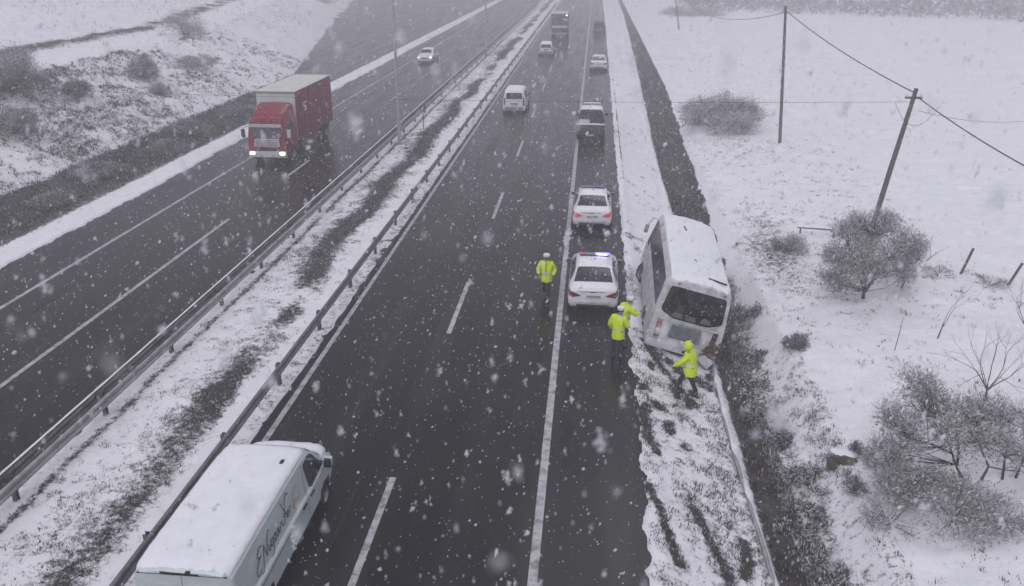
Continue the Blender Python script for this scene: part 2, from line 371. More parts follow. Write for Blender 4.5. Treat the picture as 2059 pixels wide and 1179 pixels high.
def bare(X, Y):
    n = fbm(X*.5+31, Y*.22+7); nb = fbm(X*.09+2, Y*.09+8); b = np.full(np.broadcast(X, Y).shape, .10)
    rr = road_right(Y)
    # median: worn middle streak
    cx = np.interp(Y, [10, 25, 36, 50, 80], [-10.3, -10.35, -10.95, -10.9, -10.9]); st = np.exp(-((X-cx-.15*np.sin(Y*.5))/np.interp(Y, [14, 30], [.62, .5]))**2)*np.maximum(np.clip((n-.27)*4.5, 0, 1.1), (.60+.5*(n-.4))*sst(27, 23, Y))
    med = .375+.62*st+.16*np.exp(-((X-cx+.9)/.8)**2)*np.clip((n-.3)*3, .25, 1)+.38*np.exp(-((X+12.72)/.10)**2)+.10*np.clip(n-.45, 0, 1)+.14*np.exp(-((X+8.75)/.22)**2)-.14*np.exp(-((X+9.5)/.3)**2)  # the narrow strip by the double rail is painted shade under its beam
    b = np.where((X > -18) & (X < -4), med, b)
    # right verge
    ver = .30+.25*(n-.5)+.17*sst(30, 23, Y)
    ver = np.where(Y > 38, .235+.25*(n-.5), ver)
    tr = np.full_like(b, 9.)
    for T in TRACKS_AND_SHADE:
        P = [at(x, y, -.3)[:2] for x, y in T]
        for a, c in zip(P[:-1], P[1:]): tr = np.minimum(tr, seg_dist(X, Y, a, c))
    ver = ver+np.exp(-(tr/.12)**2)*(.22+.62*fbm(X*3.3, Y*3.3))
    ver = np.maximum(ver, .42*np.exp(-((X-rr-.25)/.22)**2)*(Y < 34)*(.4+1.2*n))
    dl = 4.42-.25*sst(34, 60, Y)+.0115*np.clip(Y-30, 0, 160); dr = np.interp(Y, [0, 25, 30, 36, 54, 72, 123, 197], [5.45, 5.45, 5.6, 5.95, 6.35, 6.65, 7.9, 8.6])
    hd_ = sst(32, 38, Y); di = sst(-.25, .12, X-dl+(n-.5)*.3)*(sst(-.35, .15, dr-X+(n-.5)*.7)*(1-hd_)+hd_*sst(-.06, .06, dr-X+(fbm(Y*.9, X*.2+3)-.5)*.35))
    ver = np.maximum(ver, di*(.93+.12*hd_))
    ver = np.maximum(ver, sst(4.05, 4.2, X)*sst(4.5, 4.38, X)*(Y < 26.5)*.80*(1-sst(4.20, 4.25, X)*sst(4.45, 4.4, X)))  # dark line left of the kerb: shading of its side painted in
    ver = np.maximum(ver, .62*np.exp(-((X-5.7)/.6)**2)*(Y < 36))
    fld = .15+.40*np.clip(nb-.44, 0, 1)+.10*(n-.5)+.36*np.exp(-(((X-7.8)/1.4)**2+((Y-36.)/5.5)**2))+.22*np.exp(-(((X-9)/2.4)**2+((Y-62)/6)**2))+.17*np.exp(-(((X-9)/2.5)**2+((Y-17.5)/3)**2))
    b = np.where(X >= -4, np.where(X > 6.4, np.maximum(fld, ver*(X < 7)), ver), b)
    # left
    e = bank_edge(Y); g = (X_L-1.5-X)
    lf = np.where(g > 0, 1.0-.42*np.exp(-g/.8)+.3*(n-.5), .10)
    bb = e-X
    emb = .46+.5*(n-.5)+.45*(nb-.5)
    emb = emb*(1-sst(9, 10, bb)*(1-sst(14, 15, bb)))+.06*sst(9, 10, bb)*(1-sst(14, 15, bb))
    emb = np.maximum(emb, 1.1*np.exp(-((bb-15.8)/1.0)**2)*(.45+n))
    emb = np.where(bb > 16.5, .26+.35*(nb-.5)+.2*(n-.5), emb)
    emb = np.where((Y > 78) & (bb < 9), emb*.62, emb)
    lf = np.where(bb > -.2, emb, lf)
    b = np.where(X < -18, lf, b)
    return np.clip(b, 0, 1)
def lin(*segs):
    out = []
    for a, b, s in segs: out += list(np.arange(a, b-1e-6, s))
    return np.array(out+[segs[-1][1]])
xs = lin((-460, -80, 15), (-80, -46, 1.5), (-46, -24.3, .4), (-24.3, -22.9, .09), (-22.9, -14, 1.6), (-14, -8.0, .11), (-8, 1.0, 1.5), (1.0, 7.4, .09), (7.4, 20, .32), (20, 60, 2), (60, 460, 16))
ys = lin((-15, 10, 2), (10, 50, .14), (50, 120, .5), (120, 250, 2), (250, 700, 25))
XX, YY = np.meshgrid(xs, ys); ZZ = ground(XX, YY); BB = bare(XX, YY)
nx, ny = len(xs), len(ys); idx = np.arange(nx*ny).reshape(ny, nx)
me = bpy.data.meshes.new('snow_ground'); V = np.stack([XX, YY, ZZ], -1).reshape(-1, 3).astype(np.float32)
q = np.stack([idx[:-1, :-1], idx[:-1, 1:], idx[1:, 1:], idx[1:, :-1]], -1).reshape(-1, 4).astype(np.int32)
me.vertices.add(len(V)); me.vertices.foreach_set('co', V.ravel()); me.loops.add(q.size); me.loops.foreach_set('vertex_index', q.ravel())
me.polygons.add(len(q)); me.polygons.foreach_set('loop_start', np.arange(0, q.size, 4, dtype=np.int32)); me.update(calc_edges=True); me.shade_smooth()
a_ = me.attributes.new('bare', 'FLOAT', 'POINT'); a_.data.foreach_set('value', BB.ravel().astype(np.float32)); me.materials.append(MAT['snowy_ground'])
go = bpy.data.objects.new('snow_ground', me); COL.objects.link(go); tag(go, kind='structure')
def gz(x, y): return float(ground(np.array([[x]]), np.array([[y]]))[0, 0])

def strip(name, x0, x1, y0, y1, z, m, step=10):
    V = []; F = []; n = max(1, int((y1-y0)/step))
    for i in range(n+1):
        y = y0+(y1-y0)*i/n; a = x0(y) if callable(x0) else x0; b = x1(y) if callable(x1) else x1; V += [(a, y, z), (b, y, z)]
    F = [(2*i, 2*i+1, 2*i+3, 2*i+2) for i in range(n)]
    return tag(mk(name, V, F, m), kind='structure')
strip('road', X_M1-.5, lambda y: float(road_right(y))+.40, -14, 690, 0, 'asphalt').name = 'road'
strip('road', X_L-.6, X_M0+.5, -14, 690, 0, 'asphalt')
strip('side_road', lambda y: float(bank_edge(y))+.1, X_L-1.75, 86, 420, 0.004, 'asphalt')
# painted lines
strip('edge_line', -.98, -.78, -14, 400, .004, 'line_paint'); strip('edge_line', -8.34, -8.18, -14, 400, .004, 'line_paint')
strip('edge_line', -21.04, -20.86, -14, 400, .004, 'line_paint')
for k in range(-1, 16):
    y1 = 17.8+13.5*k; strip('lane_dash', -4.61, -4.45, y1-4.9, y1, .004, 'line_paint')
for y0, y1 in [(6, 38.7)]+[(47.0+13.5*k, 51.2+13.5*k) for k in range(12)]: strip('lane_dash', -17.2, -17.03, y0, y1, .004, 'line_paint')
# ditch lip: concrete kerb with a line of snow on it
lip = MB()
P = [(4.25+.05*math.sin(y*.5), y) for y in np.arange(9, 26.6, .25)]
for (x, y), (x2, y2) in zip(P[:-1], P[1:]):
    z, z2 = -.86, -.86
    lip.add([(x-.07, y, z), (x+.05, y, z), (x+.05, y, z+.13), (x-.07, y, z+.13), (x2-.07, y2, z2), (x2+.05, y2, z2), (x2+.05, y2, z2+.13), (x2-.07, y2, z2+.13)], [(0, 4, 7, 3), (3, 7, 6, 2), (2, 6, 5, 1)])
tag(lip.build('ditch_kerb', 'concrete'), kind='structure')
sn = MB()
for (x, y), (x2, y2) in zip(P[:-1], P[1:]):
    w1 = max(.012, .13*float(vnoise(y*1.9, 3.))-.015); w2 = max(.012, .13*float(vnoise(y2*1.9, 3.))-.015); z = -.715
    sn.add([(x+.015-w1, y, z), (x+.015, y, z+.07), (x+.015+w1, y, z), (x2+.015-w2, y2, z), (x2+.015, y2, z+.07), (x2+.015+w2, y2, z)], [(0, 3, 4, 1), (1, 4, 5, 2)])
o = sn.build('kerb_snow', 'snow', None, 80); tag(o, kind='structure')
# far-off woods past the field, hardly seen through the snowfall
V = []; mi = []
for k in range(16000):
    t = random.random(); x = 20+t*180; y = 196-t*78+random.uniform(0, 40); z = random.random()**1.5*3.6
    c = np.array([x, y, z]); a = rng.normal(size=3)*.45; b = rng.normal(size=3)*.45; V += [c, c+a, c+b]; mi.append(random.random() < .6)
tag(mkfast('distant_woods', V, 3, ['leaf_dark', 'leaf_grey'], None, mi), kind='stuff')

# ------------------------------------------------------------------ vehicles
def car_ring(zb, wb, wm, zm, belt, wbelt, top, wr):
    return [(0, zb), (wb, zb), (wm*.985, zb+.14), (wm, zm), (wbelt, belt), (wr+(wbelt-wr)*.18, top-(top-belt)*.14), (wr*.80, top-(top-belt)*.03), (0, top)]
def mirror_parts(t, x, y, z, col='white_paint', sz=1.0):
    for s in (-1, 1):
        m = MB().box(s*x if s > 0 else s*x-.20*sz, s*x+.20*sz if s > 0 else s*x, y-.05*sz, y+.08*sz, z, z+.14*sz, .02).build('mirror', col, t, 40)
        MB().plate(rpoly([(.02, .015), (.18*sz, .015), (.18*sz, .125*sz), (.02, .125*sz)], .02), (s*x if s > 0 else s*x-.20*sz, y-.051*sz, z), (1, 0, 0), (0, 0, 1), .004).build('mirror_glass', 'glass', m)
def number_plate(t, y, z, w=.52, h=.11):
    p = MB().box(-w/2, w/2, y-.012, y+.012, z-h/2, z+h/2).build('number_plate', 'plate', t)
    for k in range(7):
        x = -w*.42+w*.14*k; MB().box(x, x+w*.075, y-.016, y-.0125, z-h*.3, z+h*.3).build('character', 'ink', p)
def sedan(name, label, group, loc, rot=0, police=True, lit='dim', col='white_paint', snowroof=True):
    t = thing(name, label, 'car', loc, (0, 0, rot), group)
    L = Loft([(0.0, car_ring(.40, .70, .80, .60, .84, .74, .90, .60)), (.05, car_ring(.30, .76, .855, .60, .88, .80, .955, .66)), (.16, car_ring(.24, .80, .885, .62, .90, .83, .99, .70)),
              (.45, car_ring(.20, .82, .90, .62, .92, .84, 1.02, .70)), (.52, car_ring(.18, .82, .905, .62, .93, .85, 1.04, .69)), (.86, car_ring(.18, .82, .905, .62, .93, .855, 1.24, .63)),
              (1.22, car_ring(.18, .82, .905, .62, .93, .86, 1.39, .59)), (1.7, car_ring(.18, .82, .905, .62, .93, .86, 1.43, .59)), (2.45, car_ring(.18, .82, .905, .62, .93, .86, 1.425, .59)),
              (2.75, car_ring(.18, .82, .905, .62, .94, .86, 1.38, .58)), (3.45, car_ring(.18, .82, .90, .62, .92, .84, 1.0, .68)), (4.1, car_ring(.2, .80, .88, .60, .82, .80, .90, .62)),
              (4.45, car_ring(.24, .74, .82, .56, .74, .74, .80, .56)), (4.58, car_ring(.32, .62, .70, .52, .66, .62, .70, .46))])
    L.build('body', col, t)
    L.part('rear_window', [(.54, 5.12), (1.20, 5.38), (1.20, 8.62), (.54, 8.88)], 'snowy_glass', t, .006, 6, 12)
    L.part('windscreen', [(2.80, 5.4), (3.38, 5.2), (3.38, 8.8), (2.80, 8.6)], 'glass', t, .006, 6, 12)
    for mir in (False, True):
        L.part('side_window', [(.84, 4.08), (1.84, 4.06), (1.84, 4.86), (1.24, 4.85)], 'glass', t, .006, 6, 5, mirror=mir)
        L.part('side_window', [(1.92, 4.06), (3.02, 4.10), (2.62, 4.85), (1.92, 4.86)], 'glass', t, .006, 6, 5, mirror=mir)
        L.part('door_seam', [(1.87, 2.2), (1.885, 2.2), (1.885, 3.98), (1.87, 3.98)], 'grey_plastic', t, .003, 1, 6, mirror=mir)
        L.part('door_handle', [(2.02, 3.70), (2.20, 3.70), (2.20, 3.80), (2.02, 3.80)], 'grey_plastic', t, .02, 2, 2, mirror=mir)
        s = -1 if mir else 1
        ln = 'red_lit' if lit == 'red' else 'red_lens'
        tl = L.part('tail_light', [(.012, 3.30), (.42, 3.72), (.30, 4.0), (.012, 4.02)], ln, t, .012, 5, 3, mirror=mir)
        poly = [(.42, .72), (.79, .66), (.79, .86), (.72, .86)]
        poly = poly if s > 0 else [(-a, b) for a, b in poly[::-1]]
        MB().plate(rpoly(poly, .03), (0, -.004, 0), (1, 0, 0), (0, 0, 1), .024).build('lens', ln, tl)
    MB().box(-.64, .64, -.03, .03, .42, .52, .02).build('bumper_step', 'slushy_white', t, 40)
    MB().box(-.58, .58, -.016, .03, .30, .385, .02).build('bumper_insert', 'black', t, 40)
    MB().box(-.40, .40, -.014, .02, .855, .875, .006).build('boot_trim', 'grey_plastic', t)
    MB().box(-.07, .07, -.016, .02, .83, .86, .008).build('emblem_mount', 'dark_metal', t)
    number_plate(t, -.02, .70)
    for s in (-.85, .85):
        for y in (.86, 3.56): wheel(t, s*.98, y, .32, .20)
    mirror_parts(t, .86, 2.95, .92, 'grey_plastic')
    if snowroof:
        L.part('roof_snow', [(1.26, 5.4), (2.6, 5.4), (2.6, 8.6), (1.26, 8.6)], 'snow', t, .004, 14, 10, .03, .012)
        L.part('boot_snow', [(.10, 4.9), (.50, 5.1), (.50, 8.9), (.10, 9.1)], 'snow', t, .003, 6, 12, .022, .01)
    if police:
        b = MB().box(-.55, .55, 2.12, 2.28, 1.47, 1.50, .01).build('light_bar', 'dark_metal', t, 40)
        MB().box(.02, .55, 2.13, 2.27, 1.503, 1.57, .02).build('blue_lamp', 'blue_lit' if lit == 'blue' else 'blue_dim', b, 40)
        MB().box(-.55, -.44, 2.13, 2.27, 1.503, 1.57, .02).build('red_lamp', 'red_dim', b, 40)
        MB().box(-.43, .01, 2.13, 2.27, 1.503, 1.56, .02).build('clear_lamp', 'grey_plastic', b, 40)
        if lit == 'blue': MB().box(.10, .46, 2.115, 2.129, 1.515, 1.55).build('lit_strip', 'blue_core', b)
        MB().tube([(.02, 1.8, 1.46), (.02, 1.76, 1.53)], [.03, .008], 6).build('antenna', 'black', t)
    return t
GP = 'police cars parked on the hard shoulder'
sedan('police_car', 'white police saloon with a lit blue roof lamp, nearer the bus', GP, (.27, 28.45, 0), R(-.5), True, 'blue')
sedan('police_car', 'white police saloon with glowing red tail lights, parked ahead of the other', GP, (.18, 38.3, 0), R(-.5), True, 'red')
sedan('parked_car', 'snow covered white saloon parked far up the shoulder beyond the pickup', None, (.60, 95.0, 0), 0, False, 'dim')
oc = sedan('oncoming_car', 'white saloon driving towards us with headlights on behind the red truck', None, (-19.0, 104.6, 0), PI, False, 'dim', snowroof=True)
for s in (-1, 1):
    MB().plate(rpoly([(-.20, -.07), (.20, -.07), (.20, .07), (-.20, .07)], .05), (s*.56, 4.50, .64), (-1, 0, 0), (0, 0, 1), .06).build('headlight', 'headlight', oc)
MB().box(-.34, .34, 4.57, 4.60, .46, .60, .01).build('grille', 'black', oc)

def hatch(name, label, loc, kind='van'):
    t = thing(name, label, 'car', loc)
    if kind == 'van':   # tall people carrier
        H = 1.83; rg = lambda y, top, wr, w=.90: (y, car_ring(.24, .80, w, .60, 1.0, w-.02, top, wr))
        L = Loft([rg(0, 1.70, .60, .84), (.07, car_ring(.22, .82, .90, .6, 1.0, .87, 1.78, .70)), rg(.25, 1.83, .72), rg(1.2, 1.86, .72), rg(2.6, 1.84, .72), rg(2.9, 1.76, .70), rg(3.55, 1.12, .72), rg(4.1, 1.0, .66, .86), rg(4.35, .8, .5, .76)])
        zt, zb, ww = 1.60, 1.12, .66; Ln = 4.35
    else:
        rg = lambda y, top, wr, w=.88: (y, car_ring(.24, .78, w, .58, .92, w-.03, top, wr))
        L = Loft([rg(0, 1.34, .52, .82), (.07, car_ring(.22, .80, .88, .58, .92, .83, 1.43, .60)), rg(.3, 1.49, .62), rg(1.1, 1.52, .62), rg(2.2, 1.50, .62), rg(2.5, 1.42, .62), rg(3.15, 1.02, .68), rg(3.75, .9, .62, .84), rg(4.0, .75, .5, .74)])
        zt, zb, ww = 1.33, .95, .64; Ln = 4.0
    L.build('body', 'white_paint', t)
    fr = MB().plate(rpoly([(-ww, zb), (ww, zb), (ww-.07, zt), (-ww+.07, zt)], .10), (0, -.002, 0), (1, 0, 0), (0, 0, 1), .014).build('rear_window', 'snowy_glass', t)
    MB().box(-.02, .30, -.03, -.017, zb+.02, zb+.05).build('wiper', 'black', t)
    for s in (-1, 1):
        p = [(.68, .62), (.82, .62), (.79, zb+.1), (.70, zb+.1)]; p = p if s > 0 else [(-a, b) for a, b in p[::-1]]
        MB().plate(rpoly(p, .02), (0, -.002, 0), (1, 0, 0), (0, 0, 1), .022).build('tail_light', 'red_lens', t)
        L.part('side_window', [(.35, 4.1), (2.75, 4.1), (2.45, 4.85), (.38, 4.85)], 'glass', t, .006, 6, 4, mirror=s < 0)
    MB().box(-.74, .74, -.05, .04, .28, .52, .03).build('bumper', 'grey_plastic', t, 40)
    MB().box(-.30, .30, -.018, .01, .72, .80, .01).build('tailgate_recess', 'black', t)
    number_plate(t, -.016, .66); mirror_parts(t, .86, Ln*.68, .98, 'black', 1.15)
    for s in (-.83, .83):
        for y in (.75, Ln-.85): wheel(t, s, y, .32, .2)
    L.part('windscreen', [(Ln*.70, 5.5), (Ln*.80, 5.3), (Ln*.80, 8.7), (Ln*.70, 8.5)], 'glass', t, .006, 5, 10)
    L.part('roof_snow', [(.10, 5.4), (Ln*.58, 5.4), (Ln*.58, 8.6), (.10, 8.6)], 'snow', t, .004, 14, 10, .04, .015)
    return t
hatch('people_carrier', 'white people carrier with a snowy roof driving away beside the median barrier', (-6.05, 68.6, 0), 'van')
hatch('hatchback', 'small white hatchback following the dark lorry in the left lane', (-5.75, 108.8, 0), 'hatch')

def pickup():
    t = thing('pickup_truck', 'dark pickup truck with light bar, snowy roof and loaded bed', 'pickup', (-.02, 58.2, 0), (0, 0, R(-1)))
    w = .92
    MB().box(-w, w, .0, 5.0, .45, .80, .05).build('chassis_body', 'dark_metal', t, 40)
    for s in (-1, 1): MB().box(s*w-.04, s*w+.04, .02, 1.75, .8, 1.16, .02).build('bed_side', 'dark_metal', t, 40)
    tg = MB().box(-w, w, -.06, .02, .62, 1.16, .025).build('tailgate', 'dark_metal', t, 40)
    MB().box(-w-.03, w+.03, -.09, .06, 1.16, 1.24, .03).build('tailgate_snow', 'snow', tg, 60)
    L = Loft([(1.72, [(0, .75), (.90, .75), (.92, 1.1), (.86, 1.28), (.72, 1.78), (.6, 1.86), (0, 1.88)]), (1.85, [(0, .75), (.90, .75), (.93, 1.1), (.87, 1.28), (.74, 1.82), (.62, 1.90), (0, 1.92)]),
              (3.1, [(0, .75), (.90, .75), (.93, 1.1), (.87, 1.28), (.74, 1.82), (.62, 1.90), (0, 1.92)]), (3.9, [(0, .75), (.90, .75), (.93, 1.1), (.88, 1.14), (.80, 1.2), (.62, 1.22), (0, 1.24)]), (5.1, [(0, .7), (.84, .7), (.88, .9), (.82, 1.0), (.7, 1.05), (.5, 1.08), (0, 1.1)])])
    L.build('cab', 'dark_metal', t)
    MB().plate(rpoly([(-.66, 1.30), (.66, 1.30), (.60, 1.72), (-.60, 1.72)], .06), (0, 1.718, 0), (1, 0, 0), (0, 0, 1), .012).build('rear_window', 'snowy_glass', t)
    for m in (False, True): L.part('side_window', [(1.95, 3.1), (3.4, 3.1), (3.05, 3.85), (1.95, 3.85)], 'glass', t, .006, 5, 4, mirror=m)
    L.part('windscreen', [(3.15, 4.2), (3.8, 4.1), (3.8, 7.9), (3.15, 7.8)], 'glass', t, .006, 5, 8)
    L.part('roof_snow', [(1.74, 3.9), (3.05, 3.9), (3.05, 8.1), (1.74, 8.1)], 'snow', t, .005, 10, 10, .07, .03)
    b = MB().box(-.6, .6, 2.9, 3.1, 1.95, 2.10, .03).build('light_bar', 'grey_plastic', t, 40); MB().box(-.6, .6, 2.9, 3.1, 2.102, 2.15, .02).build('light_bar_snow', 'snow', b, 60)
    MB().box(-.80, -.10, .5, 1.6, .80, 1.25, .06).build('bed_cargo', 'slushy_white', t, 40)
    MB().box(.0, .6, .35, 1.2, .80, 1.05, .06).build('bed_cargo', 'snow', t, 40)
    MB().box(-w-.02, w+.02, -.16, -.05, .42, .58, .02).build('bumper', 'black', t, 40)
    for s in (-1, 1):
        MB().box(s*.84-.08, s*.84+.08, -.075, -.05, .70, 1.08, .01).build('tail_light', 'red_lens', t)
        for y in (.95, 4.25): wheel(t, s*.82, y, .39, .25)
    number_plate(t, -.17, .5); mirror_parts(t, .90, 3.35, 1.2, 'black', 1.2)
pickup()
def far_dark_car():
    t = thing('dark_car', 'dark hatchback standing far up the shoulder, dim in the snowfall', 'car', (.85, 141.5, 0))
    rg = lambda y, top, wr, w=.88: (y, car_ring(.24, .78, w, .58, .92, w-.03, top, wr))
    L = Loft([rg(0, 1.5, .52, .82), rg(.3, 1.66, .62), rg(2.2, 1.66, .62), rg(3.15, 1.12, .68), rg(4.0, .85, .5, .74)]); L.build('body', 'black', t)
    MB().plate(rpoly([(-.64, 1.0), (.64, 1.0), (.52, 1.42), (-.52, 1.42)], .08), (0, -.004, 0), (1, 0, 0), (0, 0, 1), .014).build('rear_window', 'glass', t)
    for s in (-1, 1):
        MB().box(s*.74-.07, s*.74+.07, -.02, .03, .7, .95).build('tail_light', 'red_lens', t)
        for y in (.75, 3.2): wheel(t, s*.82, y, .32, .2)
    MB().box(-.74, .74, -.05, .04, .3, .5, .03).build('bumper', 'grey_plastic', t)
far_dark_car()
def lorry_far():
    t = thing('dark_lorry', 'dark covered lorry ahead of the hatchback, far up the left lane', 'lorry', (-5.05, 132.5, 0))
    MB().box(-1.22, 1.22, 0, 6.4, 1.05, 3.3, .08).build('cargo_box', 'dark_metal', t, 40)
    MB().box(-1.1, 1.1, .1, 8.3, .7, 1.04, .03).build('chassis', 'black', t)
    L = Loft([(6.6, [(0, .7), (1.15, .7), (1.2, 1.4), (1.15, 2.5), (1.0, 2.8), (0, 2.85)]), (8.2, [(0, .7), (1.15, .7), (1.2, 1.4), (1.1, 2.3), (.95, 2.7), (0, 2.75)]), (8.5, [(0, .7), (1.1, .7), (1.15, 1.3), (1.0, 1.9), (.8, 2.2), (0, 2.25)])]); L.build('cab', 'dark_metal', t)
    MB().plate([(-1.1, 1.35), (1.1, 1.35), (1.1, 1.7), (-1.1, 1.7)], (0, -.002, 0), (1, 0, 0), (0, 0, 1), .02).build('door_band', 'slushy_white', t)
    for x in (-.5, .45): MB().box(x, x+.04, -.03, 0.0, 1.1, 3.2).build('lock_bar', 'steel', t)
    MB().box(-1.2, 1.2, 0.1, 6.3, 3.302, 3.36, .02).build('roof_snow', 'slushy_white', t)
    MB().box(.92, 1.10, -.04, 0, 3.05, 3.2).build('marker_lamp', 'headlight', t)
    MB().box(-1.15, 1.15, -.05, .06, .5, .68, .02).build('bumper', 'steel', t)
    for s in (-1, 1):
        MB().box(s*.9-.2, s*.9+.2, -.03, .02, .8, .95).build('tail_light', 'red_lens', t)
        for y in (1.3, 2.5, 7.3): wheel(t, s*.98, y, .48, .34)
lorry_far()

# ---- big white van at the front left
def van():
    t = thing('delivery_van', 'white delivery van with snowy roof and cursive lettering on its side', 'van', (-6.84, 11.70, 0), (0, 0, R(-.2))); t.scale = (1.02, 1.03, 1.01)
    def rg(w, rt, top, belt=1.02, zb=.28):
        return [(0, zb), (w*.90, zb), (w, zb+.16), (w*1.0, .72), (w*.995, belt), (w*.955, belt+.05), (rt+.055, top-.16), (rt-.06, top-.035), (rt*.55, top-.004), (0, top)]
    L = Loft([(0, rg(.92, .78, 1.92)), (.05, rg(.965, .81, 1.96)), (.2, rg(.985, .83, 1.98)), (1.2, rg(.99, .83, 2.0)), (3.4, rg(.99, .83, 1.99)), (3.95, rg(.99, .82, 1.95)), (4.25, rg(.99, .80, 1.82)),
              (4.95, rg(.985, .80, 1.28)), (5.15, rg(.97, .78, 1.20, 1.0)), (5.45, rg(.92, .70, 1.05, .90)), (5.62, rg(.80, .58, .85, .74, .34))])
    L.build('body', 'van_paint', t, 30)
    for m in (False, True):
        L.part('cab_window', [(3.95, 4.3), (4.82, 5.02), (4.35, 6.02), (3.70, 5.85)], 'glass', t, .006, 8, 6, mirror=m)
        L.part('quarter_glass', [(4.84, 5.02), (5.0, 5.0), (4.42, 5.97), (4.38, 6.0)], 'glass', t, .006, 4, 6, mirror=m)
        L.part('cab_door', [(3.62, 2.3), (4.55, 2.6), (4.55, 3.98), (3.62, 3.98)], 'van_paint', t, .008, 8, 6, mirror=m)
        L.part('door_seam', [(3.60, 2.3), (3.615, 2.3), (3.615, 5.9), (3.60, 5.9)], 'grey_plastic', t, .003, 1, 10, mirror=m)
        L.part('door_handle', [(3.74, 3.62), (3.96, 3.62), (3.96, 3.78), (3.74, 3.78)], 'black', t, .03, 3, 2, mirror=m)
        L.part('door_handle', [(3.26, 3.62), (3.46, 3.62), (3.46, 3.78), (3.26, 3.78)], 'black', t, .03, 3, 2, mirror=m)
        L.part('slide_rail', [(.65, 3.62), (2.45, 3.62), (2.45, 3.70), (.65, 3.70)], 'grey_plastic', t, .012, 8, 1, mirror=m)
        L.part('belt_moulding', [(.12, 3.93), (3.55, 3.93), (3.55, 4.10), (.12, 4.10)], 'van_paint', t, .022, 14, 2, mirror=m)
        L.part('sill_trim', [(.3, 1.3), (4.2, 1.3), (4.2, 1.9), (.3, 1.9)], 'grey_plastic', t, .008, 14, 2, mirror=m)
        L.part('arch_trim', [(4.30, 1.2), (5.12, 1.2), (5.0, 2.7), (4.42, 2.7)], 'black', t, .008, 8, 5, mirror=m)
        L.part('arch_trim', [(.72, 1.2), (1.5, 1.2), (1.4, 2.7), (.82, 2.7)], 'black', t, .008, 8, 5, mirror=m)
        L.part('tail_light', [(.02, 3.6), (.16, 3.6), (.14, 5.0), (.02, 5.0)], 'red_lens', t, .014, 4, 6, mirror=m)
        L.part('headlight', [(5.15, 3.2), (5.55, 3.0), (5.5, 3.8), (5.2, 4.0)], 'white_lens', t, .01, 5, 4, mirror=m)
    L.part('windscreen', [(4.28, 6.6), (4.92, 6.2), (4.92, 11.8), (4.28, 11.4)], 'glass', t, .006, 6, 14)
    for s in (-1, 1):
        m = MB().box(s*1.0 if s > 0 else -1.24, 1.18 if s > 0 else -1.0, 4.64, 4.78, 1.03, 1.26, .05).build('mirror', 'black', t, 50)
        MB().box((s*1.10)-.095, (s*1.10)+.095, 4.69, 4.80, 1.06, 1.275, .04).build('mirror_cap', 'van_paint', m, 50)
        for y in (1.10, 4.68): wheel(t, s*.90, y, .34, .22)
    MB().box(-.006, .006, -.004, .01, .5, 1.86).build('rear_door_seam', 'grey_plastic', t)
    MB().box(-.80, .80, -.004, .02, 1.86, 1.872).build('rear_header_seam', 'black', t)
    for s in (-1, 1):
        MB().plate(rpoly([(.10, 1.15), (.74, 1.15), (.70, 1.68), (.10, 1.68)] if s > 0 else [(-.74, 1.15), (-.10, 1.15), (-.10, 1.68), (-.70, 1.68)], .07), (0, -.002, 0), (1, 0, 0), (0, 0, 1), .010).build('rear_door_panel', 'van_paint', t)
    cl = MB()
    for x0, x1, z in ((-.44, -.02, 1.875), (.03, .30, 1.872), (.18, .27, 1.90)): cl.box(x0, x1, -.02, .05, z, z+.035, .012, Matrix.Rotation(R(random.uniform(-3, 3)), 4, 'Y'))
    cl.build('high_brake_light', 'black', t, 40)
    number_plate(t, -.01, .75); MB().box(-.92, .92, -.08, .06, .36, .56, .04).build('rear_bumper', 'grey_plastic', t, 40)
    MB().box(-.85, .85, 5.5, 5.68, .34, .62, .06).build('front_bumper', 'grey_plastic', t, 40)
    L.part('roof_snow', [(.05, 6.25), (4.05, 6.25), (4.05, 11.75), (.05, 11.75)], 'snow', t, .004, 44, 28, .05, .010)
    L.part('bonnet_snow', [(4.96, 5.5), (5.56, 5.5), (5.56, 12.5), (4.96, 12.5)], 'snow', t, .006, 8, 18, .10, .015)
    L.part('wiper_well', [(4.88, 6.3), (4.95, 6.3), (4.95, 11.7), (4.88, 11.7)], 'black', t, .012, 1, 14)
    MB().box(.58, .66, 3.25, 3.40, 2.0, 2.045, .018, None).build('roof_marker', 'black', t, 40)
    # lettering on the right flank: flat script cut in thin ribbons that lie on the panel
    def side(y, z):
        u = y; lo, hi = 5.0, 6.0
        for _ in range(24):
            mid = (lo+hi)/2
            if L.pt(u, mid)[2] < z: lo = mid
            else: hi = mid
        p = L.pt(u, lo); return Vector((p[0]+.012, p[1], p[2]))
    def catmull(P, n=6):
        out = []; P = [Vector(p) for p in P]; Q = [P[0]]+P+[P[-1]]
        for i in range(1, len(Q)-2):
            for k in range(n):
                s = k/n; a, b, c, d = Q[i-1], Q[i], Q[i+1], Q[i+2]
                out.append(.5*((2*b)+(c-a)*s+(2*a-5*b+4*c-d)*s*s+(3*b-a-3*c+d)*s**3))
        return out+[P[-1]]
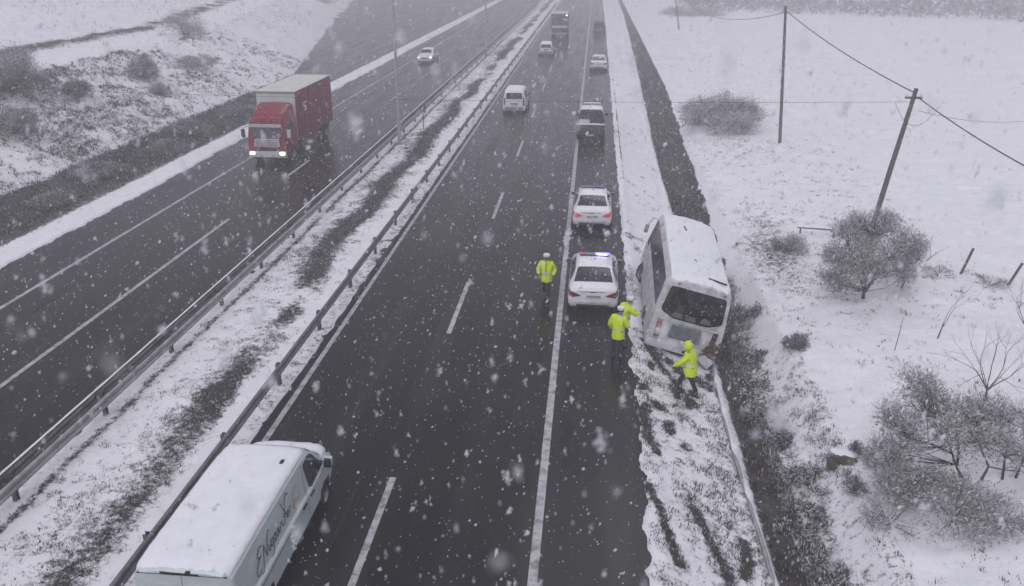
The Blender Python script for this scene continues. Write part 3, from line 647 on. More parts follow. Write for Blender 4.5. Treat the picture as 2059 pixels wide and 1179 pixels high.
    glyph = [[(.52, .98), (.36, 1.06), (.16, .92), (.10, .70), (.24, .56), (.34, .56), (.14, .48), (-.06, .20), (-.10, -.12), (.06, -.26), (.24, -.12)],        # E
             [(.20, -.40), (.34, -.46), (.46, .10), (.62, .86)], [(.62, .86), (.66, .5), (.74, .04)], [(.74, .04), (.86, .6), (1.02, 1.12), (1.16, 1.14)],             # N
             [(.94, .46), (.92, .14), (1.02, .06), (1.10, .3)], [(1.04, .60), (1.06, .64)],                                                                        # i
             [(1.30, .46), (1.16, .42), (1.14, .12), (1.28, .14), (1.34, .46), (1.30, -.1), (1.16, -.66), (1.02, -.74)],                                            # g
             [(1.40, .42), (1.56, .44), (1.42, .08), (1.60, .08)],                                                                                                  # z
             [(1.80, .42), (1.66, .40), (1.64, .10), (1.76, .12), (1.84, .44), (1.84, .1), (1.92, .14)],                                                            # a
             [(1.96, .08), (2.02, .44), (2.12, .42)], [(2.18, .46), (2.18, .12), (2.28, .12)], [(2.26, .6), (2.28, .64)],                                           # r i
             [(2.34, .0), (2.46, .5), (2.58, 1.1), (2.76, 1.42), (2.90, 1.40), (2.92, 1.26)], [(2.26, 1.46), (2.44, .90), (2.50, .50)], [(2.36, .46), (2.62, .50)],  # t with long sweep
             [(2.62, .26), (2.78, .34), (2.74, .46), (2.64, .42), (2.62, .12), (2.80, .12)], [(2.86, .08), (2.92, .44), (3.04, .40)]]                               # e r
    sc = .60; sz = .36
    for g in glyph:
        k = MB()
        pts = catmull([(a, b) for a, b in g]); P3 = [side(.95+x*sc, 1.22+y*sz) for x, y in pts]
        for a, b in zip(P3[:-1], P3[1:]):
            d = (b-a)
            if d.length < 1e-5: continue
            n = Vector((1, 0, .15)).normalized(); s = d.cross(n).normalized()*.0105
            k.add([a-s, b-s, b+s, a+s, a-s+n*.002, b-s+n*.002, b+s+n*.002, a+s+n*.002], [(4, 5, 6, 7), (0, 4, 7, 3), (1, 2, 6, 5), (0, 1, 5, 4), (2, 3, 7, 6)])
        k.build('letter_stroke', 'ink', t)
    for cx_, cz, rx, rz in ((3.02, 1.46, .10, .12), (3.16, 1.42, .13, .17)):
        k = MB()
        P3 = [side(cx_+rx*math.cos(a), cz+rz*math.sin(a)) for a in np.linspace(.6, 5.4, 22)]
        for a, b in zip(P3[:-1], P3[1:]):
            n = Vector((1, 0, .15)).normalized(); s = (b-a).cross(n).normalized()*.009; k.add([a-s, b-s, b+s, a+s], [(0, 1, 2, 3)])
        k.build('emblem_outline', 'pink_print', t)
    for y0, z0, d in ((2.96, 1.30, .05), (2.98, 1.24, .045), (2.92, 1.26, .04), (3.03, 1.19, .035), (2.93, 1.20, .03)):
        MB().add([side(y0+d*math.cos(a)*random.uniform(.6, 1), z0+d*math.sin(a)) for a in np.linspace(0, 2*PI, 9)[:-1]], [tuple(range(8))]).build('emblem_petal', 'orange_print', t)
van()

# ---- bus slid into the ditch
def bus():
    t = thing('stranded_bus', 'white midibus leaning into the roadside ditch with a battered rear corner', 'bus', (3.03, 26.3, -.66))
    t.rotation_mode = 'XYZ'; M = Matrix.Rotation(R(-1.6), 4, 'Z') @ Matrix.Rotation(R(1.5), 4, 'X') @ Matrix.Rotation(R(14.3), 4, 'Y'); t.rotation_euler = M.to_euler('XYZ'); t.scale = (1.01, 1.035, 1.02)
    def rg(k=1, top=2.72, dz=0, rake=0, zb=.36):
        kl = (1+k)/2; P = [(0, zb), (1.16*kl, zb), (1.21*kl, zb+.14), (1.21*kl, .98), (1.19*kl, 1.36), (1.115*k, 2.02), (1.065*k, top-.26), (.94*k, top-.09), (.5*k, top-.015), (0, top)]
        return [(x, z, rake*max(0, z-1.1)) for x, z in P]
    L = Loft([(0, rg(.955, 2.66, rake=.13)), (.06, rg(.985, 2.69, rake=.125)), (.22, rg(1, 2.72, rake=.10)), (1.5, rg(1, 2.73)), (4, rg(1, 2.73)), (6.3, rg(1, 2.72)), (6.9, rg(.99, 2.68, rake=-.03)), (7.2, rg(.96, 2.60, rake=-.10)), (7.38, rg(.90, 2.5, rake=-.16))])
    L.build('body', 'bus_paint', t, 32)
    ay = Vector((0, .13, 1)).normalized()
    def rear(poly, r, z0=0, th=.012, nm='x', m='glass', par=t, off=0):
        return MB().plate(rpoly(poly, r, 5), (0, -.004-off-.143+.0, 0) if False else (0, -.13*1.1-.004-off, 0), (1, 0, 0), ay, th).build(nm, m, par)
    f = rear([(-1.06, 1.60), (-.60, 1.40), (.60, 1.40), (1.06, 1.60), (.95, 2.52), (-.95, 2.52)], .12, nm='rear_window_frame', m='bus_paint', th=.014)
    rear([(-1.02, 1.63), (-.58, 1.44), (.58, 1.44), (1.02, 1.63), (.91, 2.48), (-.91, 2.48)], .12, nm='rear_window', m='rear_glass', th=.012, off=.016)
    for x, z, wd in ((-.45, 1.50, .36), (.0, 1.49, .34), (.48, 1.53, .34)):
        MB().plate(rpoly([(x-wd/2, z), (x+wd/2, z), (x+wd/2-.03, z+.16), (x-wd/2+.03, z+.16)], .05), (0, -.13*1.1-.034, 0), (1, 0, 0), ay, .008).build('seat_back', 'grey_seat', t)
    for m in (False, True):
        prev = .50
        for k, (a, b) in enumerate([(.62, 1.78), (1.84, 3.0), (3.06, 4.2), (4.26, 5.4), (5.46, 6.25)]):
            L.part('side_window', [(a-(.30 if k == 0 else 0), 4.36), (b, 4.36), (b, 5.92), (a+(.05 if k == 0 else 0), 5.92)], 'bus_glass', t, .010, 6, 8, mirror=m)
        L.part('cab_window', [(6.32, 3.7), (6.95, 3.7), (6.85, 5.8), (6.32, 5.92)], 'bus_glass', t, .010, 5, 8, mirror=m)
        L.part('waist_rail', [(.1, 3.86), (6.9, 3.86), (6.9, 4.02), (.1, 4.02)], 'slushy_white', t, .014, 20, 2, mirror=m)
        L.part('skirt', [(.1, 1.2), (7.0, 1.2), (7.0, 1.95), (.1, 1.95)], 'grey_plastic', t, .008, 20, 2, mirror=m)
        for y in (.9, 2.9, 3.9, 4.9): L.part('panel_seam', [(y, 2.0), (y+.014, 2.0), (y+.014, 3.84), (y, 3.84)], 'grey_plastic', t, .003, 1, 6, mirror=m)
        for y in (1.25, 5.35): L.part('wheel_arch', [(y, 1.15), (y+1.0, 1.15), (y+.85, 2.55), (y+.15, 2.55)], 'black', t, .012, 8, 6, mirror=m)
    L.part('windscreen', [(6.95, 6.4), (7.33, 4.6), (7.33, 13.4), (6.95, 11.6)], 'glass', t, .008, 5, 12)
    L.part('gutter', [(.15, 6.1), (6.9, 6.1), (6.9, 6.3), (.15, 6.3)], 'slushy_white', t, .02, 20, 2)
    L.part('roof_snow', [(.08, 6.75), (6.95, 6.75), (6.95, 11.25), (.08, 11.25)], 'snow', t, .004, 40, 18, .07, .025)
    for x, y, ln, a in ((-.25, 5.2, .45, 8), (.52, .62, .62, 78), (-.1, 2.0, .16, 20)):
        o = MB().box(-.025, .025, -ln/2, ln/2, -.02, .035, .012).build('hatch_edge', 'black', t, 40, (x, y, 2.79)); o.rotation_euler = (0, 0, R(a))
    # light clusters, bonnet hatch, bumper
    for s in (-1, 1):
        c = rear([(s*.90-.085, .72), (s*.90+.085, .72), (s*.92+.085, 1.36), (s*.92-.085, 1.36)], .05, nm='light_cluster', m='brown_rust' if s > 0 else 'red_lens', th=.02, off=.01)
        for k, mm in enumerate(('red_lens', 'white_lens', 'orange_lens', 'red_lens')):
            z = .80+.16*k; pm = mm if s < 0 else 'black'
            MB().lathe([(.001, -.03), (.045, -.03), (.06, 0.0)], 14, 'y', (s*(.90+.02*(z-.72)/.64), -.13*1.1-.034+.13*z, z)).build('lamp', pm, c, 40)
    rear([(-.56, .80), (.52, .80), (.47, 1.27), (-.50, 1.27)], .08, nm='engine_hatch', m='hatch_grey', th=.014, off=.006)
    for k in range(5): rear([(-.46, .845+.085*k), (.42, .845+.085*k), (.42, .86+.085*k), (-.46, .86+.085*k)], .01, nm='louvre', m='dark_metal', th=.012, off=.02)
    rear([(-.98, 1.335), (.98, 1.335), (.98, 1.375), (-.98, 1.375)], .02, nm='rear_crease', m='slushy_white', th=.03, off=.004)
    MB().box(-1.18, .62, -.10, .12, .34, .62, .05).build('rear_bumper', 'bus_paint', t, 40)
    o = MB().box(-.26, .26, -.10, .10, -.16, .16, .05).build('broken_bumper', 'slushy_white', t, 40, (.84, -.16, .40)); o.rotation_euler = (R(20), R(24), R(-22)); tag(o, 'torn bumper corner hanging off')
    crum = MB()
    for k in range(16):
        M2 = Matrix.Translation((1.02+random.uniform(-.30, .16), -.05+random.uniform(-.14, .05), .62+random.uniform(-.36, .42))) @ Matrix.Rotation(random.uniform(0, 3), 4, Vector((random.random(), random.random(), random.random())))
        crum.box(-.12, .12, -.02, .02, -.09, .09, .01, M2)
    crum.build('crumpled_panel', 'brown_rust', t, 30)
    for x, z in ((-.70, 2.56), (.80, 2.55)):
        MB().lathe([(.001, -.03), (.035, -.03), (.05, 0)], 14, 'y', (x, .165-.01, z)).build('marker_lamp', 'orange_lens' if x < 0 else 'blue_dim', t, 40)
    MB().lathe([(.001, -.03), (.05, -.03), (.06, 0)], 14, 'y', (.12, -.115, .46)).build('tow_cover', 'black', t, 40)
    MB().box(-.98, .98, .1, 7.0, .20, .37, .03).build('underframe', 'black', t)
    for s in (-1, 1):
        wheel(t, s*1.06, 1.75, .40, .30, .40); wheel(t, s*1.12, 5.85, .40, .26, .40, R(14))
    arm = MB().tube([(-1.0, 6.95, 2.35), (-1.22, 7.25, 2.25), (-1.34, 7.32, 1.9)], .045, 8).build('mirror_arm', 'white_paint', t, 60)
    MB().box(-1.42, -1.26, 7.26, 7.36, 1.56, 1.90, .04).build('mirror_head', 'grey_plastic', arm, 40)
    for s in (-1, 1): MB().box(s*.8-.16, s*.8+.16, 7.34, 7.44, .72, .92, .04).build('headlight', 'white_lens', t, 40)
mat('rear_glass', (.008, .008, .010), .10, col2=(.085, .08, .085), vscale=5.5, lo=.48, hi=.74)
mat('bus_glass', (.035, .035, .042), .15, col2=(.10, .10, .115), vscale=2.2, lo=.4, hi=.7)
mat('grey_seat', (.10, .10, .11), .6, var=.3); mat('hatch_grey', (.10, .11, .115), .5, col2=(.22, .25, .26), vscale=5)
bus()

# ---- red lorry coming towards us
def red_truck():
    t = thing('red_lorry', 'red curtain-sided box lorry with headlights on, driving towards us', 'lorry', (-19.15, 49.9, 0), (0, 0, PI))
    y1 = 0   # front at local y = 0, body runs to -9.6
    MB().box(-1.0, 1.0, -9.4, -.4, .55, .95, .03).build('chassis', 'black', t)
    MB().box(-1.25, 1.25, -9.6, -2.15, 1.08, 4.0, .05).build('cargo_box', 'curtain_red', t, 40)
    MB().box(-1.262, 1.262, -9.61, -2.14, 3.98, 4.035, .012).build('roof_tarpaulin', 'tarp_roof', t)
    MB().box(-1.20, 1.20, -2.148, -2.10, 1.1, 3.96, .01).build('headboard', 'tarp_front', t)
    MB().box(-1.25, 1.25, -2.16, -2.06, 3.90, 3.97, .01).build('headboard_rail', 'grey_plastic', t)
    for s in (-1, 1):
        for y in np.linspace(-9.3, -2.5, 9): MB().box(s*1.252-.012, s*1.252+.012, y-.03, y+.03, 1.12, 3.95).build('curtain_strap', 'curtain_dark', t)
        MB().box(s*1.25-.02, s*1.25+.02, -9.5, -2.3, 1.02, 1.16).build('side_rail', 'dark_metal', t)
        MB().box(s*1.15-.02, s*1.15+.02, -7.0, -3.0, .45, .92, .01).build('side_guard', 'curtain_dark', t)
    L = Loft([(-2.0, [(0, .6), (1.15, .6), (1.22, 1.1), (1.22, 1.9), (1.18, 2.5), (1.02, 2.86), (.6, 2.92), (0, 2.93)]), (-.45, [(0, .5), (1.15, .5), (1.22, 1.1), (1.22, 1.9), (1.16, 2.45), (1.0, 2.80), (.6, 2.86), (0, 2.87)]),
              (-.18, [(0, .42), (1.12, .42), (1.20, 1.0), (1.18, 1.7), (1.08, 2.36), (.9, 2.66), (.5, 2.7), (0, 2.71)]), (0, [(0, .42), (1.05, .42), (1.14, 1.0), (1.12, 1.62, -.02), (1.02, 2.24, -.16), (.86, 2.50, -.2), (.5, 2.54, -.2), (0, 2.55, -.2)])])
    L.build('cab', 'truck_red', t)
    f = lambda poly, z0, nm, m, th=.03, r=.05, rake=0: MB().plate(rpoly([(-a, b) for a, b in poly], r), (0, .002, z0), (-1, 0, 0), (0, rake, 1), th).build(nm, m, t)
    MB().plate(rpoly([(-.98, 0), (.98, 0), (.90, .66), (-.90, .66)], .06), (0, -.005, 1.62), (-1, 0, 0), (0, -.26, 1), .03).build('windscreen', 'snowy_glass', t)
    MB().plate(rpoly([(-1.0, 0), (1.0, 0), (.95, .16), (-.95, .16)], .03), (0, .02, 2.26), (-1, 0, 0), (0, .1, 1), .10).build('sun_visor', 'slushy_white', t)
    f([(-.80, 0), (.80, 0), (.72, .48), (-.72, .48)], 1.08, 'grille', 'slushy_white', .05)
    for k in range(4): MB().box(-.66, .66, .05, .065, 1.14+.1*k, 1.17+.1*k).build('grille_slat', 'dark_metal', t)
    MB().box(-1.14, 1.14, -.1, .10, .44, .82, .05).build('bumper', 'slushy_white', t, 40)
    MB().box(-.7, .7, .09, .112, .86, .98, .01).build('grille_bar', 'black', t)
    for s in (-1, 1):
        MB().plate(rpoly([(-.15, -.085), (.15, -.085), (.15, .085), (-.15, .085)], .05), (s*.92, .10, .70), (-1, 0, 0), (0, 0, 1), .03).build('headlight', 'headlight', t)
        m = MB().tube([(s*1.1, -.1, 2.25), (s*1.36, .02, 2.2), (s*1.38, .02, 1.55)], .025, 6).build('mirror_arm', 'black', t)
        MB().box(s*1.40-.12, s*1.40+.12, -.05, .06, 1.62, 2.12, .04).build('mirror_head', 'slushy_white' if s < 0 else 'dark_metal', m, 40)
        L.part('side_window', [(-1.4, 3.1), (-.35, 3.1), (-.5, 3.9), (-1.4, 3.9)], 'glass', t, .008, 5, 4, mirror=s < 0)
        for y in (-1.2, -6.8, -8.1): wheel(t, s*1.02, y, .50, .34)
    # wind deflector on the cab roof
    D = Loft([(-2.0, [(0, 2.85), (1.05, 2.85), (1.02, 3.28), (.85, 3.38), (0, 3.40)]), (-1.5, [(0, 2.85), (1.0, 2.85), (.97, 3.2), (.82, 3.28), (0, 3.30)]), (-.45, [(0, 2.8), (.95, 2.8), (.88, 2.86), (.7, 2.90), (0, 2.92)])])
    D.build('wind_deflector', 'truck_red', t)
    number_plate(t, .11, .55)
mat('curtain_dark', (.16, .02, .03), .6)
red_truck()

# ------------------------------------------------------------------ guardrails, lamps, sign
def wbeam(L, s=1):
    """one 4 m rail length, W profile facing local +x*s"""
    pr = [(0, -.155), (.03*s, -.15), (.075*s, -.11), (.075*s, -.07), (.012*s, -.02), (.012*s, .02), (.075*s, .07), (.075*s, .11), (.03*s, .15), (0, .155)]
    pr2 = [(x-.008*s, z) for x, z in pr]; n = len(pr); V = []; F = []
    for y in (0, L): V += [(x, y, z) for x, z in pr]+[(x, y, z) for x, z in pr2]
    m = 2*n
    for i in range(n-1): F += [(i, i+1, m+i+1, m+i), (n+i, m+n+i, m+n+i+1, n+i+1)]
    F += [(n-1, 2*n-1, m+2*n-1, m+n-1), (0, m, m+n, n)]
    return V, F
def snowcap(L, wd, h, seed):
    V = []; F = []; r = random.Random(seed); n = 14
    for i in range(n+1):
        y = L*i/n; a = h*(.5+r.random()*.8); ww = wd*(.8+.3*r.random()); V += [(-ww, y, 0), (-ww*.6, y, a*.8), (ww*.5, y, a), (ww, y, 0)]
    for i in range(n):
        for k in range(3): F.append((4*i+k, 4*i+k+1, 4*i+k+5, 4*i+k+4))
    return V, F
def guardrail(x, y0, n, double, label, span=4.0):
    t = thing('guardrail', label, 'guardrail', (x, y0, 0), (0, 0, 0))
    sides = (1, -1) if double else (1,)
    Vs = {s: wbeam(span-.012, s) for s in (1, -1)}; me_b = {}; me_p = None; caps = []
    for s in sides:
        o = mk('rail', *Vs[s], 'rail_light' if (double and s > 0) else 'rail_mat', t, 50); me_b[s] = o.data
        for k in range(n):
            if k: o = o.copy(); COL.objects.link(o)
            o.location = (s*(.20 if double else .09), k*span, .62)
    for k in range(n):
        if me_p is None:
            p = MB(); p.box(-.05, .05, -.06, -.048, -.5, .76); p.box(-.05, .05, .048, .06, -.5, .76); p.box(-.006, .006, -.048, .048, -.5, .76)
            if double: p.box(-.19, -.05, -.05, .05, .55, .70, .01); p.box(.05, .19, -.05, .05, .55, .70, .01)
            o = p.build('post', 'wet_steel', t); me_p = o.data
        else: o = o.copy(); COL.objects.link(o)
        o.location = (0, k*span, .0)
    for s in sides:
        c = None
        for k in range(n if (double and s < 0) else 0):
            if k < 3: c = mk('rail_snow', *snowcap(span, .035, .02 if (double and s < 0) else .012, k+7*s), 'snow', t, 70); caps.append(c)
            else: c = caps[-3+(k % 3)].copy(); COL.objects.link(c)
            c.location = (s*(.22 if double else .11), k*span, .776)
    return t
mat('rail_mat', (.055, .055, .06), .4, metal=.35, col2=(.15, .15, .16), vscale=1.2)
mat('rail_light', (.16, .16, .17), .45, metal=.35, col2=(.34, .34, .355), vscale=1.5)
guardrail(-8.90, 10.2, 50, False, 'grey single-sided guardrail along the near carriageway edge of the median')
guardrail(-13.05, 12.0, 49, True, 'double-sided guardrail with snow on its rails beside the oncoming carriageway')
def lamp_post(x, y, label):
    t = thing('lamp_post', label, 'lamp post', (x, y, gz(x, y)-.05), group='lamp posts standing in the median')
    MB().tube([(0, 0, 0), (0, 0, .5), (0, 0, 4), (0, 0, 11.6)], [.13, .12, .10, .07], 12).build('pole', 'galv', t, 60)
    MB().box(-.22, .22, -.22, .22, 0, .08, .01).build('base_plate', 'steel', t)
    for s in (-1, 1):
        a = MB().tube([(0, 0, 11.5), (s*.8, 0, 12.0), (s*1.8, 0, 12.15)], [.05, .045, .04], 8).build('arm', 'galv', t, 60)
        MB().box(s*2.05-.35, s*2.05+.35, -.14, .14, 12.10, 12.22, .05).build('lamp_head', 'grey_plastic', a, 40)
lamp_post(-12.5, 56.0, 'tall slim lamp post nearest us, in the median right of the red lorry')
lamp_post(-12.8, 107, 'faint distant lamp post in the median near the oncoming white car')
t = thing('road_sign', 'small round sign seen from behind on a post in the snowy median', 'sign', (-11.86, 61.1, gz(-11.86, 61.1)-.04))
MB().tube([(0, 0, 0), (0, 0, 1.75)], .035, 8).build('post', 'dark_metal', t, 60)
MB().lathe([(.001, 0), (.24, 0), (.25, .012), (.24, .025), (.001, .025)], 24, 'y', (0, -.06, 1.55)).build('sign_disc', 'dark_metal', t, 40)
for z in (1.45, 1.65): MB().box(-.10, .10, -.062, -.04, z-.02, z+.02).build('bracket', 'steel', t)

# ------------------------------------------------------------------ utility poles and wires
def pole(name, label, base, top, r=.11, arm=True):
    b = Vector(map(float, base)); tp = Vector(map(float, top))-b; t = thing(name, label, 'utility pole', b, group='wooden utility poles in the snowy field')
    MB().tube([(0, 0, -.2), tp*.5, tp], [r*1.15, r, r*.8], 10).build('pole', 'wood', t, 60)
    if arm:
        MB().box(-.34, .34, -.04, .04, tp.z-.42, tp.z-.34).build('crossarm', 'wood', t).location = (tp.x*.95, tp.y*.95, 0)
        for s in (-.30, .30): MB().lathe([(.001, 0), (.035, 0), (.045, .05), (.03, .07), (.045, .1), (.001, .13)], 10, 'z', (tp.x*.95+s, tp.y*.95, tp.z-.34)).build('insulator', 'white_lens', t, 40)
    return b+tp
P1 = pole('utility_pole', 'upright utility pole beyond the big grey bush in the field', (12.58, 59.0, gz(12.58, 59)), aty(1580, 12, 59.0), .10, False)
b2 = at(1742, 492, 0); P2t = aty(1843, 178, b2[1]+.1)
P2 = pole('utility_pole', 'leaning utility pole rising from behind the leafy tree', (b2[0], b2[1], gz(b2[0], b2[1])), P2t, .105)
b3 = at(1366, 58, 0); P3 = pole('utility_pole', 'faint far utility pole at the top edge beside the ditch', (b3[0], b3[1], gz(b3[0], b3[1])), aty(1355, -30, b3[1]), .11, False)
def wire(label, a, b, sag, r=.014, n=24):
    a, b = np.array(a, float), np.array(b, float); pts = [a+(b-a)*s-np.array([0, 0, sag*4*s*(1-s)]) for s in np.linspace(0, 1, n)]
    tag(MB().tube(pts, r, 5).build('overhead_wire', 'cable', None, 80), label, 'wire', 'overhead wires')
wire('taut black wire between the upright and the leaning utility poles', P1+Vector((0, 0, -.25)), P2+Vector((0, 0, -.2)), .25, .026)
wire('heavy wire running from the leaning pole out over the right of the field', P2+Vector((.1, 0, -.35)), aty(2075, 342, P2[1]-9), .1, .024)
wire('thin wire from the leaning pole towards the right, above the heavy one', P2+Vector((.2, 0, -.9)), aty(2080, 242, P2[1]+6), .25, .010)
wire('sagging wire from the upright pole to the faint far pole', P1+Vector((0, 0, -.4)), P3, 2.2, .022)
wire('long thin wire crossing high over the whole motorway', P2+Vector((-.2, 0, -.55)), (-46, 41, P2[2]-.4), .5, .008, 40)
wire('slack loop of cable hanging under the top of the leaning pole', P2+Vector((-.75, 0, -.6)), P2+Vector((1.0, 0, -.75)), .85, .009)

# ------------------------------------------------------------------ vegetation
def rot_to(d):
    return Vector(d).to_track_quat('Z', 'Y').to_matrix()
def leaves(centres, spread, n, size, mats, wts, up=.35, elong=2.8, wide=.30):
    C = np.asarray(centres); k = rng.integers(0, len(C), n); sp = np.asarray(spread)
    P = C[k]+rng.normal(size=(n, 3))*sp
    out = rng.normal(size=(n, 3)); out[:, 2] += up; out += (P-C[k])/np.max(sp)*.6; out /= np.linalg.norm(out, axis=1)[:, None]
    sd_ = np.cross(out, rng.normal(size=(n, 3))); sd_ /= np.linalg.norm(sd_, axis=1)[:, None]+1e-9
    s = size*(.6+.8*rng.random(n))[:, None]
    V = np.stack([P-sd_*s*.12, P+out*s*elong*.5-sd_*s*wide, P+out*s*elong, P+out*s*elong*.5+sd_*s*wide], 1)
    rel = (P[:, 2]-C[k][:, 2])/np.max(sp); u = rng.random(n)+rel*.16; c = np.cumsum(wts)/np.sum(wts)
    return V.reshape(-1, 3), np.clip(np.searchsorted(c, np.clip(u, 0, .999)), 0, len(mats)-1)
def branches(mb, p, d, ln, r, depth, tips, spread=.6, nmin=2, nmax=3, sides=5, gnarl=.12):
    pts = [p]; q = Vector(p); dd = Vector(d).normalized()
    for i in range(3):
        dd = (dd+Vector(rng.normal(size=3))*gnarl).normalized(); q = q+dd*ln/3; pts.append(q.copy())
    mb.tube(pts, [r, r*.87, r*.75, r*.62], sides, cap=False)
    if depth == 0: tips.append(np.array(q)); return
    for k in range(random.randint(nmin, nmax)):
        nd = (dd+Vector(rng.normal(size=3))*spread+Vector((0, 0, .10))).normalized(); st = q if k else q
        branches(mb, st, nd, ln*random.uniform(.62, .85), r*.58, depth-1, tips, spread, nmin, nmax, max(3, sides-1), gnarl)
def leafy_tree(name, label, base, clumps, trunks, nleaf, size=.05, wts=(.35, .35, .30), group=None, thick=.06):
    """clumps: (dx, dy, z, radius) of each foliage mass about the trunk foot; trunks: polylines from the foot that carry them"""
    x, y = base; t = thing(name, label, 'tree', (x, y, gz(x, y)-.03), group=group); mb = MB(); C = []; Rr = []
    for dx, dy, z, r in clumps:
        for k in range(max(5, int(26*r))):
            d = rng.normal(size=3); d /= np.linalg.norm(d); d *= r*1.25*rng.random()**.5; d[2] *= .9; C.append((dx+d[0], dy+d[1], max(z+d[2], .1))); Rr.append(r)
    ends = []
    for T in trunks:
        n = len(T); P = [Vector(p) for p in T]; P = [P[0]]+[q+Vector(rng.normal(size=3))*.03 for q in P[1:]]
        mb.tube(P, [thick*(1-.62*k/(n-1)) for k in range(n)], 7, False); ends += P[1:]
    for c in C:
        c = Vector(c); e = min(ends, key=lambda q: (q-c).length+(2 if q.z > c.z+.1 else 0))
        mb.tube([e, (e+c)/2+Vector(rng.normal(size=3))*.06, c+(c-e)*.12], [.016, .010, .003], 4, False)
    mb.build('trunk', 'bark', t, 60)
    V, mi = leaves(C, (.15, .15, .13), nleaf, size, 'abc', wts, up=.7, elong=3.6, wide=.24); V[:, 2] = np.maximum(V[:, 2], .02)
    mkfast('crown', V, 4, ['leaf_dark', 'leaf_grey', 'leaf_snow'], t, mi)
    return t
def lobes(base, L):     # crown masses surveyed from the photograph, each given its own depth and size
    return [(*(aty(px, py, base[1]+dy)-np.array([base[0], base[1], gz(base[0], base[1])])), r) for px, py, dy, r in L]
GT = 'snow-dusted evergreen trees in the field'
b = at(1735, 603)[:2]
leafy_tree('evergreen_tree', 'rounded snow-dusted tree standing at the foot of the leaning pole', b, lobes(b, [(1698, 468, .2, .42), (1745, 455, .5, .42), (1800, 462, .3, .42), (1690, 520, -.2, .45), (1745, 510, -.5, .5), (1805, 505, .0, .45),
  (1838, 492, .3, .38), (1672, 556, .1, .36), (1722, 556, -.6, .42), (1770, 545, -.4, .45), (1815, 540, .2, .36), (1690, 575, -.3, .26), (1715, 440, .6, .22), (1775, 438, .5, .22), (1752, 482, .9, .5)]),
  [[(0, 0, 0), (0, 0, .35), (-.35, -.1, 1.1), (-.75, 0, 1.9)], [(0, 0, .3), (.4, .1, .95), (.7, 0, 1.6), (1.2, .1, 2.2)], [(0, 0, .3), (.05, .3, 1.2), (.1, .3, 2.4)]], 21000, .042, (.34, .40, .26), GT, .07)
b = at(1972, 965)[:2]
leafy_tree('evergreen_tree', 'large pale grey tree at the right edge below the bare forked sapling', b, lobes(b, [(1925, 835, 0, .36), (1975, 820, .3, .40), (2025, 850, .2, .40), (1940, 880, -.3, .40), (1990, 875, -.3, .42), (2040, 890, -.1, .36), (1910, 855, -.1, .26), (2058, 930, .0, .3), (1985, 830, .6, .36)]),
  [[(0, 0, 0), (.05, 0, .5), (-.25, 0, 1.1), (-.4, 0, 1.6)], [(.55, .1, 0), (.5, .1, .6), (.45, .1, 1.6)], [(.9, .2, 0), (.92, .2, .8), (.8, .2, 1.5)]], 8500, .040, (.24, .42, .34), GT, .035)
b = at(1938, 962)[:2]
leafy_tree('evergreen_tree', 'grey tree leaning left over the snow with a slanted forked trunk', b, lobes(b, [(1838, 760, .3, .22), (1862, 775, .3, .26), (1878, 800, .2, .26), (1850, 800, .0, .26), (1800, 830, -.1, .28), (1830, 850, -.2, .30), (1790, 850, .1, .22), (1858, 835, .2, .24), (1790, 900, -.2, .30), (1825, 905, -.2, .32), (1795, 930, -.1, .22), (1890, 822, .3, .22)]),
  [[(0, 0, 0), (-.22, 0, .42), (-.55, 0, 1.0), (-.95, .1, 1.6)], [(-.22, 0, .42), (-.30, .05, 1.0), (-.6, .1, 1.9)], [(-.4, 0, .75), (-1.0, -.1, 1.05), (-1.5, -.1, 1.2)]], 8000, .038, (.22, .44, .34), GT, .035)
b = at(1812, 580)[:2]
leafy_tree('small_tree', 'small grey shrub tree just right of the rounded tree', b, lobes(b, [(1830, 520, .2, .30), (1818, 540, .0, .26), (1842, 505, .3, .2)]), [[(0, 0, 0), (.1, 0, .4), (.3, .1, .9)]], 3600, .036, (.34, .40, .26), GT, .03)
GB = 'snowy shrubs'
def shrub(label, x, y, h, rad, n, wts=(.4, .35, .25), size=.07, name='shrub', group=GB, clumps=30, spr=.30, stems=5, dark='leaf_dark'):
    n = int(n*2.2); size *= .62
    t = thing(name, label, 'shrub', (x, y, gz(x, y)-.04), group=group); mb = MB(); C = []
    for k in range(clumps):
        a = random.uniform(0, 2*PI); q = math.sqrt(random.random()); C.append((rad*q*math.cos(a), rad*q*math.sin(a), h*random.random()**.8*(1-.55*q*q)*.85+.08))
    for k in range(stems*3):
        c = C[k % len(C)]; mb.tube([(c[0]*.15, c[1]*.15, 0), (c[0]*.5, c[1]*.5, c[2]*.6), (c[0]*1.1, c[1]*1.1, c[2]*1.25)], [.018+.006*h, .012+.003*h, .004], 4, False)
    mb.build('stem', 'bark', t, 60)
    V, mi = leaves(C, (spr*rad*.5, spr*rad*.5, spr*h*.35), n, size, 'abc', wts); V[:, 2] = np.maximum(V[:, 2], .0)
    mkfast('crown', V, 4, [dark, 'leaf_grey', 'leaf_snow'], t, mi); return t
b = at(1452, 262); shrub('wide grey thicket beside the ditch left of the upright pole', b[0]-.2, b[1], 2.9, 2.9, 9000, (.26, .44, .30), .10, 'thicket', clumps=64, spr=.22)
b = at(1428, 222); shrub('narrow tall bush rising behind the wide grey thicket', b[0]+.3, b[1]-5, 2.6, 1.0, 1300, (.22, .5, .28), .10)
b = at(1590, 500); shrub('low grey bush at the left end of the snow-covered rail', b[0]-.1, b[1]-.3, .8, .75, 2600, (.45, .35, .2), .05)
b = at(1685, 520); shrub('small dim bush at the left foot of the rounded tree', b[0], b[1], .8, .65, 1800, (.40, .38, .22), .05)
b = at(1600, 692); shrub('small dark brown bush alone in the snow right of the bus', b[0], b[1], .42, .42, 1800, (.93, .05, .02), .04)
